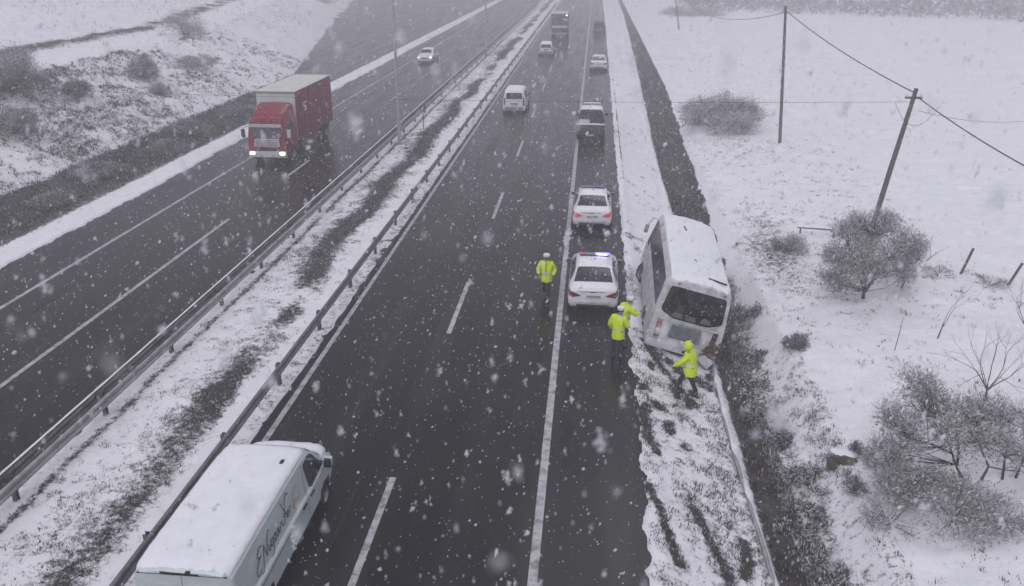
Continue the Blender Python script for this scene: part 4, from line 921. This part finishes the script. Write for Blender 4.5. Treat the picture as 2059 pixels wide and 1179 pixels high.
b = at(1905, 1030); shrub('low snowy scrub under the grey trees in the right corner', b[0]+.2, b[1], .95, 1.25, 2800, (.30, .36, .34), .05, clumps=30)
b = at(1830, 985); shrub('patchy snowy scrub left of the slanted forked trunk', b[0]+.1, b[1]-.1, .75, .8, 2600, (.26, .38, .36), .05)
for px, py, rd, lab in ((1790, 1040, .7, 'thin snowy weeds low in the corner left of the scrub'), (1990, 1040, .9, 'thin snowy scrub cut by the right frame edge'), (1770, 930, .5, 'thin snowy weeds just right of the brown boulder')):
    b = at(px, py); shrub(lab, b[0], b[1], .5, rd, 900, (.22, .42, .36), .045)
for px, py, rd, lab in ((1672, 912, .22, 'dark weeds at the left end of the brown boulder'), (1722, 905, .20, 'dark weeds at the right end of the brown boulder')):
    b = at(px, py); shrub(lab, b[0], b[1], .30, rd, 420, (.8, .1, .1), .035, dark='leaf_black')
b = at(1720, 975); shrub('tiny dark weeds below the brown boulder', b[0], b[1], .35, .28, 700, (.9, .07, .03), .035)
b = at(1372, 30); shrub('hazy bush near the faint far pole', b[0]+2, b[1], 1.8, 5.5, 3500, (.3, .4, .3), .22)
for k, (px, py, h, rd, n, lab) in enumerate([(20, 178, 3.4, 2.0, 9000, 'big dark bush at the left edge on the embankment crest'), (28, 262, 1.6, 1.5, 4200, 'dark scrub on the slope below the big dark bush'),
        (290, 158, 2.2, 1.1, 4200, 'dark bush halfway along the embankment under the track'), (158, 192, 1.2, .9, 2600, 'small bush on the bank between two larger ones'), (370, 70, 2.4, 2.2, 3600, 'pale thin bush beside the snowy track'),
        (395, 130, 1.0, 1.6, 2400, 'pale low scrub down the slope from the track'), (325, 190, 1.0, .8, 1800, 'small bush near the foot of the embankment'), (655, 8, 2.0, 2.5, 1800, 'hazy clump beyond the end of the bank at the top')]):
    # the slope stands at about 1 to 4 m
    z = 0
    for _ in range(12): p = at(px, py, z); z = .5*z+.5*gz(p[0], p[1])
    shrub(lab, p[0], p[1], h, rd, n, (.55, .30, .15) if k < 4 else (.36, .38, .26), .09, group='bushes on the left embankment')
# scrub in the left roadside ditch
for k, (x, y, h, rd, lab) in enumerate([(-27.6, 41.5, .8, 1.2, 'brown scrub in the left ditch nearest the frame edge'), (-28.6, 47.5, .9, 1.3, 'brown ditch scrub second from the frame edge'), (-27.2, 53.5, .9, 1.3, 'dark scrub in the ditch ahead of the lorry'),
        (-28.8, 60.0, 1.1, 1.5, 'taller dark scrub in the ditch just left of the lorry'), (-28.0, 68, .9, 1.6, 'dark scrub in the ditch level with the lorry roof')]):
    shrub(lab, x, y, h, rd, 3800, (.68, .22, .10), .07, group='brown scrub in the left ditch')
for k, (x, y, h, rd, lab) in enumerate([(5.75, 15.4, .35, .42, 'frosted low shrub on the ditch bank at the bottom edge'), (5.95, 16.7, .40, .45, 'frosted low shrub on the bank, second up from the bottom edge'), (5.70, 18.1, .38, .42, 'frosted low shrub on the bank left of the brown boulder'),
        (5.85, 19.8, .42, .5, 'frosted low shrub on the bank just above the boulder'), (5.7, 21.6, .38, .45, 'frosted low shrub halfway up the ditch bank'), (5.75, 23.4, .42, .5, 'frosted low shrub on the bank below the dark bush'),
        (5.6, 25.2, .40, .5, 'frosted low shrub on the bank beside the battered bus corner'), (5.9, 27.4, .45, .5, 'frosted low shrub on the bank right of the bus rear'), (6.1, 30.2, .45, .55, 'frosted low shrub on the bank right of the bus middle')]):
    shrub(lab, x+random.uniform(-.25, .15), y+random.uniform(-.4, .4), h*random.uniform(.6, .95), rd*random.uniform(.9, 1.6), 1300, (.62, .10, .28), .055, clumps=11, spr=.34, dark='leaf_black', group='frosted shrubs on the right ditch bank')
for px, py, rd, lab in ((1890, 548, .7, 'low strip of grey stalks left of the first fence stake'), (1990, 570, .7, 'low strip of grey stalks between the two fence stakes')):
    b = at(px, py); shrub(lab, b[0], b[1], .28, rd, 500, (.3, .45, .25), .045)
# bare saplings
def bare_tree(label, px, py, h, depth, spread, r=.022, lean=(0, 0), n0=5):
    b = at(px, py); t = thing('bare_sapling', label, 'sapling', (b[0], b[1], gz(b[0], b[1])-.03), group='bare saplings in the snow'); mb = MB(); tips = []
    st = Vector((lean[0]*.25, lean[1]*.25, h*.22)); mb.tube([(0, 0, 0), st*.5, st], [r*1.25, r*1.1, r], 6, False)
    mb.build('trunk', 'bark', t, 60); mb = MB()
    for k in range(n0):
        a = 2*PI*k/n0+random.random()*.6; d = Vector((math.cos(a)*spread+lean[0], math.sin(a)*spread+lean[1], 1.0)); branches(mb, st, d, h*.42, r*.62, depth, tips, .34, 2, 2, 4, .06)
    mb.build('crown', 'bark', t, 60)
    return t
bare_tree('bare sapling with a fan of upright twigs, near the right edge', 1980, 806, 1.75, 3, .55, .030, n0=7)
bare_tree('thin bare sapling leaning right, above the fan-shaped one', 1885, 682, 1.75, 2, .16, .020, (.28, 0), 2)
bare_tree('bare twiggy sapling cut by the right frame edge', 2062, 672, 1.5, 3, .55, .022, (-.15, 0), 5)
bare_tree('tiny bare sapling with sideways twigs right of the rounded tree', 1862, 522, .8, 2, .9, .018, (.7, 0), 3)
b = at(1797, 712); t = thing('garden_stake', 'single thin upright stick standing alone in the snow', 'stake', (b[0], b[1], gz(b[0], b[1])))
MB().tube([(0, 0, -.1), (.06, 0, .55), (.10, 0, 1.12)], [.014, .012, .008], 5).build('stick', 'bark', t)
# fence stakes, fallen rail, boulder
for lab, a, c in (('square wooden fence stake tilted right, nearer the rounded tree', (1931, 556), (1957, 504)), ('thick wooden fence stake tilted right at the frame edge', (2028, 572), (2057, 528))):
    p = at(*a); q = aty(c[0], c[1], p[1]); t = thing('fence_stake', lab, 'stake', (p[0], p[1], gz(p[0], p[1])), group='fence stakes'); d = Vector(q-p); d.z = q[2]
    MB().tube([d*-.1, d*.5, d], .055, 5).build('post', 'wood', t); MB().tube([d+Vector((-.01, 0, 0)), d+Vector((0, 0, .04))], [.06, .03], 6).build('post_snow', 'snow', t, 70)
p = at(1602, 470); q = at(1682, 476); t = thing('fence_rail', 'snow-covered wooden rail lying level behind the rounded tree', 'rail', (p[0], p[1], gz(p[0], p[1])+.28)); d = Vector(q-p); d.z = .0
MB().tube([(0, 0, 0), d], .06, 8).build('pole', 'wood', t, 60); MB().tube([(0, 0, .035), d*.5+Vector((0, 0, .05)), d+Vector((0, 0, .035))], .065, 8).build('rail_snow', 'snow', t, 60)
for s in (.08, .92): MB().box(d.x*s-.03, d.x*s+.03, d.y*s-.03, d.y*s+.03, -.5, .0).build('support', 'wood', t)
b = at(1697, 918); t = thing('boulder', 'brown boulder half buried in the snow under a white cap', 'rock', (b[0], b[1], gz(b[0], b[1])-.04))
def blob(rx, ry, rz, seed, nz=.25, flat=0):
    bm = bmesh.new(); bmesh.ops.create_icosphere(bm, subdivisions=3, radius=1); rs = np.random.default_rng(seed); o = rs.random(3)*50
    for v in bm.verts:
        k = 1+nz*(float(fbm(v.co.x*1.6+o[0]+v.co.z, v.co.y*1.6+o[1]-v.co.z*.7))-.5)*2; v.co = Vector((v.co.x*rx, v.co.y*ry, max(v.co.z, -flat if flat else -9)*rz))*k
    V = [v.co.copy() for v in bm.verts]; F = [tuple(v.index for v in f.verts) for f in bm.faces]; bm.free(); return V, F
mk('stone', *blob(.33, .22, .17, 5, 1.1), 'rock', t, 25); o = mk('stone_snow', *blob(.34, .22, .05, 9, .6, .3), 'snow', t, 180, loc=(.04, .26, .13))

# tufts of dry grass poking through, many thousands: stuff
def tufts(name, boxes, mats, wts, hmul=1.0, thr=.36):
    Vs = []; ms = []
    for (x0, x1, y0, y1, n, h) in boxes:
        X = rng.uniform(x0, x1, n*3); Y = rng.uniform(y0, y1, n*3); B = bare(X[None], Y[None])[0]+(fbm(X*2.3, Y*2.3)-.5)*.9
        keep = np.argsort(-(B+rng.random(n*3)*.35))[:n]; X, Y, B = X[keep], Y[keep], B[keep]; ok = B > thr; X, Y = X[ok], Y[ok]; n_ = len(X)
        Z = ground(X[None], Y[None])[0]
        for k in range(5):
            a = rng.uniform(0, 2*PI, n_); r_ = rng.uniform(.0, .09, n_); px = X+np.cos(a)*r_; py = Y+np.sin(a)*r_
            L = h*hmul*rng.uniform(.4, 1.2, n_); le = rng.uniform(.2, 1.3, n_); wx = rng.uniform(.006, .014, n_)*(1+h*2)
            tip = np.stack([px+np.cos(a)*L*le*.7, py+np.sin(a)*L*le*.7, Z+L*np.clip(1-.3*le, .3, 1)], -1)
            p0 = np.stack([px-np.sin(a)*wx, py+np.cos(a)*wx, Z-.02], -1); p1 = np.stack([px+np.sin(a)*wx, py-np.cos(a)*wx, Z-.02], -1)
            Vs.append(np.stack([p0, p1, tip], 1).reshape(-1, 3)); ms.append(rng.choice(len(mats), n_, p=np.array(wts)/sum(wts)))
    return tag(mkfast(name, np.concatenate(Vs), 3, mats, None, np.concatenate(ms)), kind='stuff')
tufts('median_grass', [(-13.0, -8.9, 12, 60, 13000, .075), (-13, -8.9, 60, 130, 3500, .15)], ['grass_dry', 'grass_tan', 'leaf_snow'], (.6, .25, .15))
tufts('verge_grass', [(1.6, 4.2, 12, 40, 4200, .09), (1.7, 5, 40, 120, 1200, .16)], ['grass_dry', 'grass_tan', 'leaf_snow'], (.75, .15, .1), thr=.42)
tufts('ditch_grass', [(4.4, 5.4, 12, 30, 2600, .13), (4.4, 6.2, 30, 48, 2600, .16), (4.6, 7.4, 48, 160, 4000, .16)], ['grass_dry', 'grass_tan', 'leaf_snow'], (.80, .14, .06))
tufts('bank_grass', [(5.1, 6.7, 12, 38, 8000, .13)], ['grass_dry', 'grass_tan', 'leaf_snow'], (.40, .15, .45), thr=.1)
tufts('field_grass', [(6.6, 16, 12, 60, 3600, .11), (7, 30, 60, 150, 900, .22)], ['grass_dry', 'grass_tan', 'leaf_snow'], (.6, .2, .2), thr=.30)
tufts('embankment_grass', [(-31, -25, 36, 92, 12000, .18), (-41, -30.6, 36, 100, 12000, .24), (-75, -41, 50, 160, 4000, .3)], ['grass_dry', 'grass_tan', 'leaf_snow'], (.82, .10, .08))

# ------------------------------------------------------------------ people
def skin_mesh(chains, root=(0, 0), sub=1):
    """chains: lists of (x,y,z,r); points shared by position are merged"""
    verts = []; rad = []; edges = []; key = {}
    for ch in chains:
        prev = None
        for x, y, z, r in ch:
            k = (round(x, 4), round(y, 4), round(z, 4))
            if k not in key: key[k] = len(verts); verts.append((x, y, z)); rad.append(r)
            i = key[k]
            if prev is not None and prev != i: edges.append((prev, i))
            prev = i
    me = bpy.data.meshes.new('tmp'); me.from_pydata(verts, edges, []); o = bpy.data.objects.new('tmp', me); COL.objects.link(o)
    md = o.modifiers.new('s', 'SKIN'); md.use_smooth_shade = True
    if not me.skin_vertices: me.skin_vertices.new()
    sv = me.skin_vertices[0].data; adj = {i: set() for i in range(len(verts))}
    for a, b in edges: adj[a].add(b); adj[b].add(a)
    seen = set()
    for i, r in enumerate(rad):
        sv[i].radius = (r, r); 
        if i not in seen:
            sv[i].use_root = True; st = [i]
            while st:
                j = st.pop()
                if j in seen: continue
                seen.add(j); st += list(adj[j])
    if sub: sb = o.modifiers.new('u', 'SUBSURF'); sb.levels = sub; sb.render_levels = sub
    dg = bpy.context.evaluated_depsgraph_get(); m2 = bpy.data.meshes.new_from_object(o.evaluated_get(dg))
    V = [v.co.copy() for v in m2.vertices]; F = [tuple(p.vertices) for p in m2.polygons]
    bpy.data.objects.remove(o); bpy.data.meshes.remove(m2); return V, F
def person(label, loc, rotz, J, hood=False, cap='cap_white', scale=1.0, look=0):
    """J: joints; lean and stride come from the joint positions"""
    t = thing('person', label, 'person', loc, (0, 0, rotz), 'traffic officers in yellow jackets'); t.scale = (scale,)*3
    g = lambda n: Vector(J[n]); c3 = lambda n, r: (*g(n), r); hd = g('head'); nk = g('neck')
    ch = [[c3('pelvis', .13), c3('waist', .125), c3('chest', .15), c3('neck', .055), (*(hd+Vector((0, .0, -.07))), .075), (*(hd+Vector((0, -.01, .05))), .095), (*(hd+Vector((0, -.01, .11))), .06)]]
    for s in ('l', 'r'):
        ch.append([c3('chest', .15), c3('sh_'+s, .065), c3('el_'+s, .045), c3('wr_'+s, .03)])
        ch.append([c3('pelvis', .13), c3('hip_'+s, .09), c3('kn_'+s, .06), c3('an_'+s, .042), (*(g('an_'+s)+Vector((0, .07, -.035))), .028)])
        wr = g('wr_'+s); d = (wr-g('el_'+s)).normalized(); side = d.cross(Vector((0, 1, .1))).normalized(); nrm = side.cross(d).normalized()
        ch.append([(*(wr+d*.005), .028), (*(wr+d*.05), .034), (*(wr+d*.085), .03)])
        for k in range(4):
            o = side*(.026-.0175*k); ln = (.030, .034, .032, .025)[k]; p0 = wr+d*.07+o*.8; p1 = wr+d*.10+o; p2 = p1+d*ln+nrm*.010; p3 = p2+d*ln*.8+nrm*.022; ch.append([(*p0, .009), (*p1, .0088), (*p2, .008), (*p3, .0065)])
        th = wr+d*.03+side*.028; ch.append([(*th, .011), (*(th+side*.022+d*.028), .010), (*(th+side*.026+d*.058+nrm*.01), .008)])
    nose = hd+Vector((0, .085, .0)); ch.append([(*(hd+Vector((0, .05, .03))), .015), (*nose, .014)])
    mk('body', *skin_mesh(ch), 'skin', t, 180)
    for s in (-1, 1):
        MB().lathe([(.001, 0), (.012, .004), (.001, .012)], 8, 'y', (hd.x+s*.032, hd.y+.082, hd.z+.028)).build('eye', 'ink', t)
        mk('ear', *blob(.012, .022, .034, 3), 'skin', t, 180, loc=(hd.x+s*.092, hd.y-.005, hd.z+.01))
    MB().box(hd.x-.025, hd.x+.025, hd.y+.078, hd.y+.088, hd.z-.047, hd.z-.040).build('mouth', 'brown_rust', t)
    # jacket
    hem = (g('hip_l')+g('hip_r'))/2+Vector((0, 0, -.17)); jc = [[(*(hem+Vector((0, 0, -.05))), .20), (*hem, .215), c3('pelvis', .205), c3('waist', .19), (*(g('chest')+Vector((0, 0, .0))), .195), (*(nk+Vector((0, 0, -.05))), .105), (*(nk+Vector((0, 0, .0))), .085)]]
    for s in ('l', 'r'): jc.append([c3('chest', .195), c3('sh_'+s, .100), c3('el_'+s, .080), (*(g('wr_'+s)*.95+g('el_'+s)*.05), .062)])
    V, F = skin_mesh(jc, sub=2)
    V = [Vector((v.x*1.06, v.y, v.z))+Vector((0, 0, .006*math.sin(v.x*60+v.y*31)))+Vector((v.x, v.y, 0)).normalized()*(.010*math.sin(v.z*47+v.x*22+v.y*35)) for v in V]
    jk = mk('jacket', V, F, 'hivis', t, 180)
    ys_ = max(v.y for v in V if abs(v.x-g('waist').x) < .05)
    zp = [g('waist')+Vector((0, .172, -.12)), g('chest')+Vector((0, .178, 0)), nk+Vector((0, .085, -.03))]
    MB().tube(zp, .012, 5).build('zip', 'black', jk)
    zc = g('waist').z-.02; cx, cyy = g('waist').x, g('waist').y
    sel = [f for f in F if abs(sum(V[i].z for i in f)/len(f)-zc) < .032 and max(math.hypot(V[i].x-cx, V[i].y-cyy) for i in f) < .25]
    if sel:
        ids = sorted({i for f in sel for i in f}); mp = {i: k for k, i in enumerate(ids)}; c = Vector((cx, cyy, zc))
        mk('reflective_band', [V[i]+(Vector((V[i].x-cx, V[i].y-cyy, 0)).normalized()*.006) for i in ids], [tuple(mp[i] for i in f) for f in sel], 'reflect', jk, 180)
    tr = [[c3('pelvis', .13), c3('hip_l', .095)], [c3('pelvis', .13), c3('hip_r', .095)]]
    for s in ('l', 'r'): tr.append([c3('hip_'+s, .095), c3('kn_'+s, .078), (*(g('an_'+s)+Vector((0, 0, .04))), .062)])
    mk('trousers', *skin_mesh(tr), 'trousers', t, 180)
    for s in ('l', 'r'):
        a = g('an_'+s); mk('boot', *skin_mesh([[(*(a+Vector((0, 0, .08))), .058), (*(a+Vector((0, -.01, -.03))), .055), (*(a+Vector((0, .10, -.05))), .045), (*(a+Vector((0, .17, -.06))), .034)]]), 'black', t, 180)
    if hood:
        V, F = blob(.125, .14, .155, 4, .12); V = [v for v in V]; h = mk('hood', V, F, 'hivis', t, 180, loc=(hd.x, hd.y-.035, hd.z+.03))
    else:
        mk('hair', *blob(.098, .108, .09, 8, .08, .5), 'hair', t, 180, loc=(hd.x, hd.y-.015, hd.z+.045))
        c = MB().lathe([(.112, -.01), (.118, .03), (.125, .065), (.10, .095), (.001, .105)], 18, 'z', (hd.x, hd.y-.01, hd.z+.06)).build('cap', cap, t, 40)
        MB().box(hd.x-.07, hd.x+.07, hd.y+.09, hd.y+.165, hd.z+.048, hd.z+.058, .004).build('peak', 'black', c)
    return t
base = dict(pelvis=(0, 0, .96), waist=(0, .01, 1.10), chest=(0, .01, 1.33), neck=(0, .015, 1.50), head=(0, .04, 1.62), sh_l=(-.18, 0, 1.41), sh_r=(.18, 0, 1.41),
            el_l=(-.27, -.02, 1.15), el_r=(.27, -.02, 1.15), wr_l=(-.24, .12, .95), wr_r=(.24, .12, .95), hip_l=(-.095, 0, .92), hip_r=(.095, 0, .92),
            kn_l=(-.10, .03, .50), kn_r=(.10, .03, .50), an_l=(-.10, -.02, .09), an_r=(.10, -.02, .09))
walk = dict(base, kn_l=(-.09, .17, .52), an_l=(-.09, .16, .10), kn_r=(.09, .02, .50), an_r=(.09, -.26, .14), el_l=(-.27, -.08, 1.15), el_r=(.28, .0, 1.15), wr_l=(-.22, .12, .98), wr_r=(.24, .14, 1.0), head=(0, .07, 1.61))
person('officer in yellow jacket and white cap walking alone on the dark lane', (-1.43, 29.7, 0), R(176), walk, False, scale=1.03)
stand = dict(base, head=(.02, .10, 1.61), neck=(0, .05, 1.50), chest=(0, .03, 1.33), wr_r=(.22, .26, 1.12), el_r=(.28, .03, 1.15), an_l=(-.13, -.05, .09), kn_l=(-.12, .0, .5))
person('officer in yellow jacket seen from behind at the asphalt edge near the bus', (1.06, 24.95, .0), R(-24), stand, False, scale=1.0)
lean_ = dict(base, chest=(0, .12, 1.30), neck=(0, .20, 1.45), head=(0, .27, 1.55), sh_l=(-.18, .12, 1.38), sh_r=(.18, .12, 1.38), el_l=(-.26, .22, 1.14), el_r=(.26, .30, 1.18), wr_l=(-.20, .42, 1.08), wr_r=(.20, .50, 1.22), waist=(0, .04, 1.09))
person('officer in yellow jacket reaching towards the bus flank, half hidden behind a colleague', (1.22, 25.9, .0), R(-62), lean_, False, scale=1.0)
p4 = dict(base, kn_l=(-.10, .26, .55), an_l=(-.10, .24, .16), kn_r=(.08, -.05, .50), an_r=(.10, -.22, .09), chest=(0, .06, 1.32), neck=(0, .10, 1.48), head=(0, .15, 1.60), el_l=(-.22, .24, 1.14), wr_l=(-.20, .46, 1.02), el_r=(.27, -.02, 1.13), wr_r=(.24, .14, .98), sh_l=(-.18, .06, 1.40), sh_r=(.18, .04, 1.40))
person('officer with yellow hood up striding through the snow behind the bus', (3.18, 23.6, gz(3.18, 23.6)), R(70), p4, True, scale=1.03)

# ------------------------------------------------------------------ falling snow and the haze it makes
def snowfall():
    base_v = np.array([(1, 0, 0), (-1, 0, 0), (0, 1, 0), (0, -1, 0), (0, 0, 1), (0, 0, -1)], float)
    faces = np.array([(0, 2, 4), (2, 1, 4), (1, 3, 4), (3, 0, 4), (2, 0, 5), (1, 2, 5), (3, 1, 5), (0, 3, 5)])
    N = 120000; P = np.stack([rng.uniform(-27, 15, N), rng.uniform(-1, 62, N), rng.uniform(.1, 13.4, N)], -1)
    M_ = 1300; P = np.concatenate([P, np.stack([rng.uniform(-6, 6, M_), rng.uniform(-1, 7, M_), rng.uniform(6, 13.4, M_)], -1)])
    dist = np.linalg.norm(P-np.array([0, 0, CAM_H]), axis=1); P = P[dist > .8]; dist = dist[dist > .8]
    r = rng.gamma(1.3, .0030, len(P))+.0032
    r *= 1+1.3*rng.random(len(P))**4
    r = np.where(dist < 9, r*.62+.0014, r); big = dist < 9    # near the eye each flake shows as a ragged clump of crystals
    Q = [P]; Rr = [r]
    for k in range(11):
        Q.append(P[big]+rng.normal(size=(big.sum(), 3))*r[big][:, None]*np.array([.8, .8, 1.7])); Rr.append(r[big]*rng.uniform(.35, .85, big.sum()))
    P = np.concatenate(Q); r = np.concatenate(Rr); n = len(P)
    V = base_v[None]*(r[:, None, None]*rng.uniform(.5, 1.3, (n, 6, 1)))+rng.normal(size=(n, 6, 3))*r[:, None, None]*.18
    V[:, :, 2] *= 1.4; V[:, :, 0] += V[:, :, 2]*.35
    V = P[:, None]+V; T = V[:, faces].reshape(-1, 3)
    near = np.linalg.norm(P-np.array([0, 0, CAM_H]), axis=1) < 7
    return tag(mkfast('falling_snow', T, 3, ['flake_far', 'flake'], None, np.repeat(near.astype(int), 8)), kind='stuff')
def flake_mat(name, clear):
    m = bpy.data.materials.new(name); m.use_nodes = True; n = m.node_tree; n.nodes.clear(); N = n.nodes.new
    d = N('ShaderNodeBsdfDiffuse'); d.inputs[0].default_value = (.88, .88, .92, 1); t = N('ShaderNodeBsdfTranslucent'); t.inputs[0].default_value = (.88, .88, .92, 1)
    x = N('ShaderNodeMixShader'); x.inputs[0].default_value = .5; n.links.new(d.outputs[0], x.inputs[1]); n.links.new(t.outputs[0], x.inputs[2]); o = N('ShaderNodeOutputMaterial'); r = x
    if clear:
        tr = N('ShaderNodeBsdfTransparent'); y = N('ShaderNodeMixShader'); y.inputs[0].default_value = clear; n.links.new(x.outputs[0], y.inputs[1]); n.links.new(tr.outputs[0], y.inputs[2]); r = y
    n.links.new(r.outputs[0], o.inputs[0]); MAT[name] = m
flake_mat('flake', .54); flake_mat('flake_far', .42)
snowfall()
HX0, HX1, HY0, HY1, HZ0, HZ1 = -470, 470, -20, 720, -2.2, 14.0
hb = MB().box(HX0, HX1, HY0, HY1, HZ0, HZ1)
hm = bpy.data.materials.new('haze'); hm.use_nodes = True; hn = hm.node_tree; hn.nodes.clear()
pv = hn.nodes.new('ShaderNodeVolumePrincipled'); ho = hn.nodes.new('ShaderNodeOutputMaterial'); hn.links.new(pv.outputs[0], ho.inputs['Volume'])
pv.inputs['Color'].default_value = (.80, .785, .83, 1); pv.inputs['Density'].default_value = .0042; pv.inputs['Anisotropy'].default_value = .0
MAT['haze'] = hm; tag(hb.build('haze', 'haze'), kind='stuff')
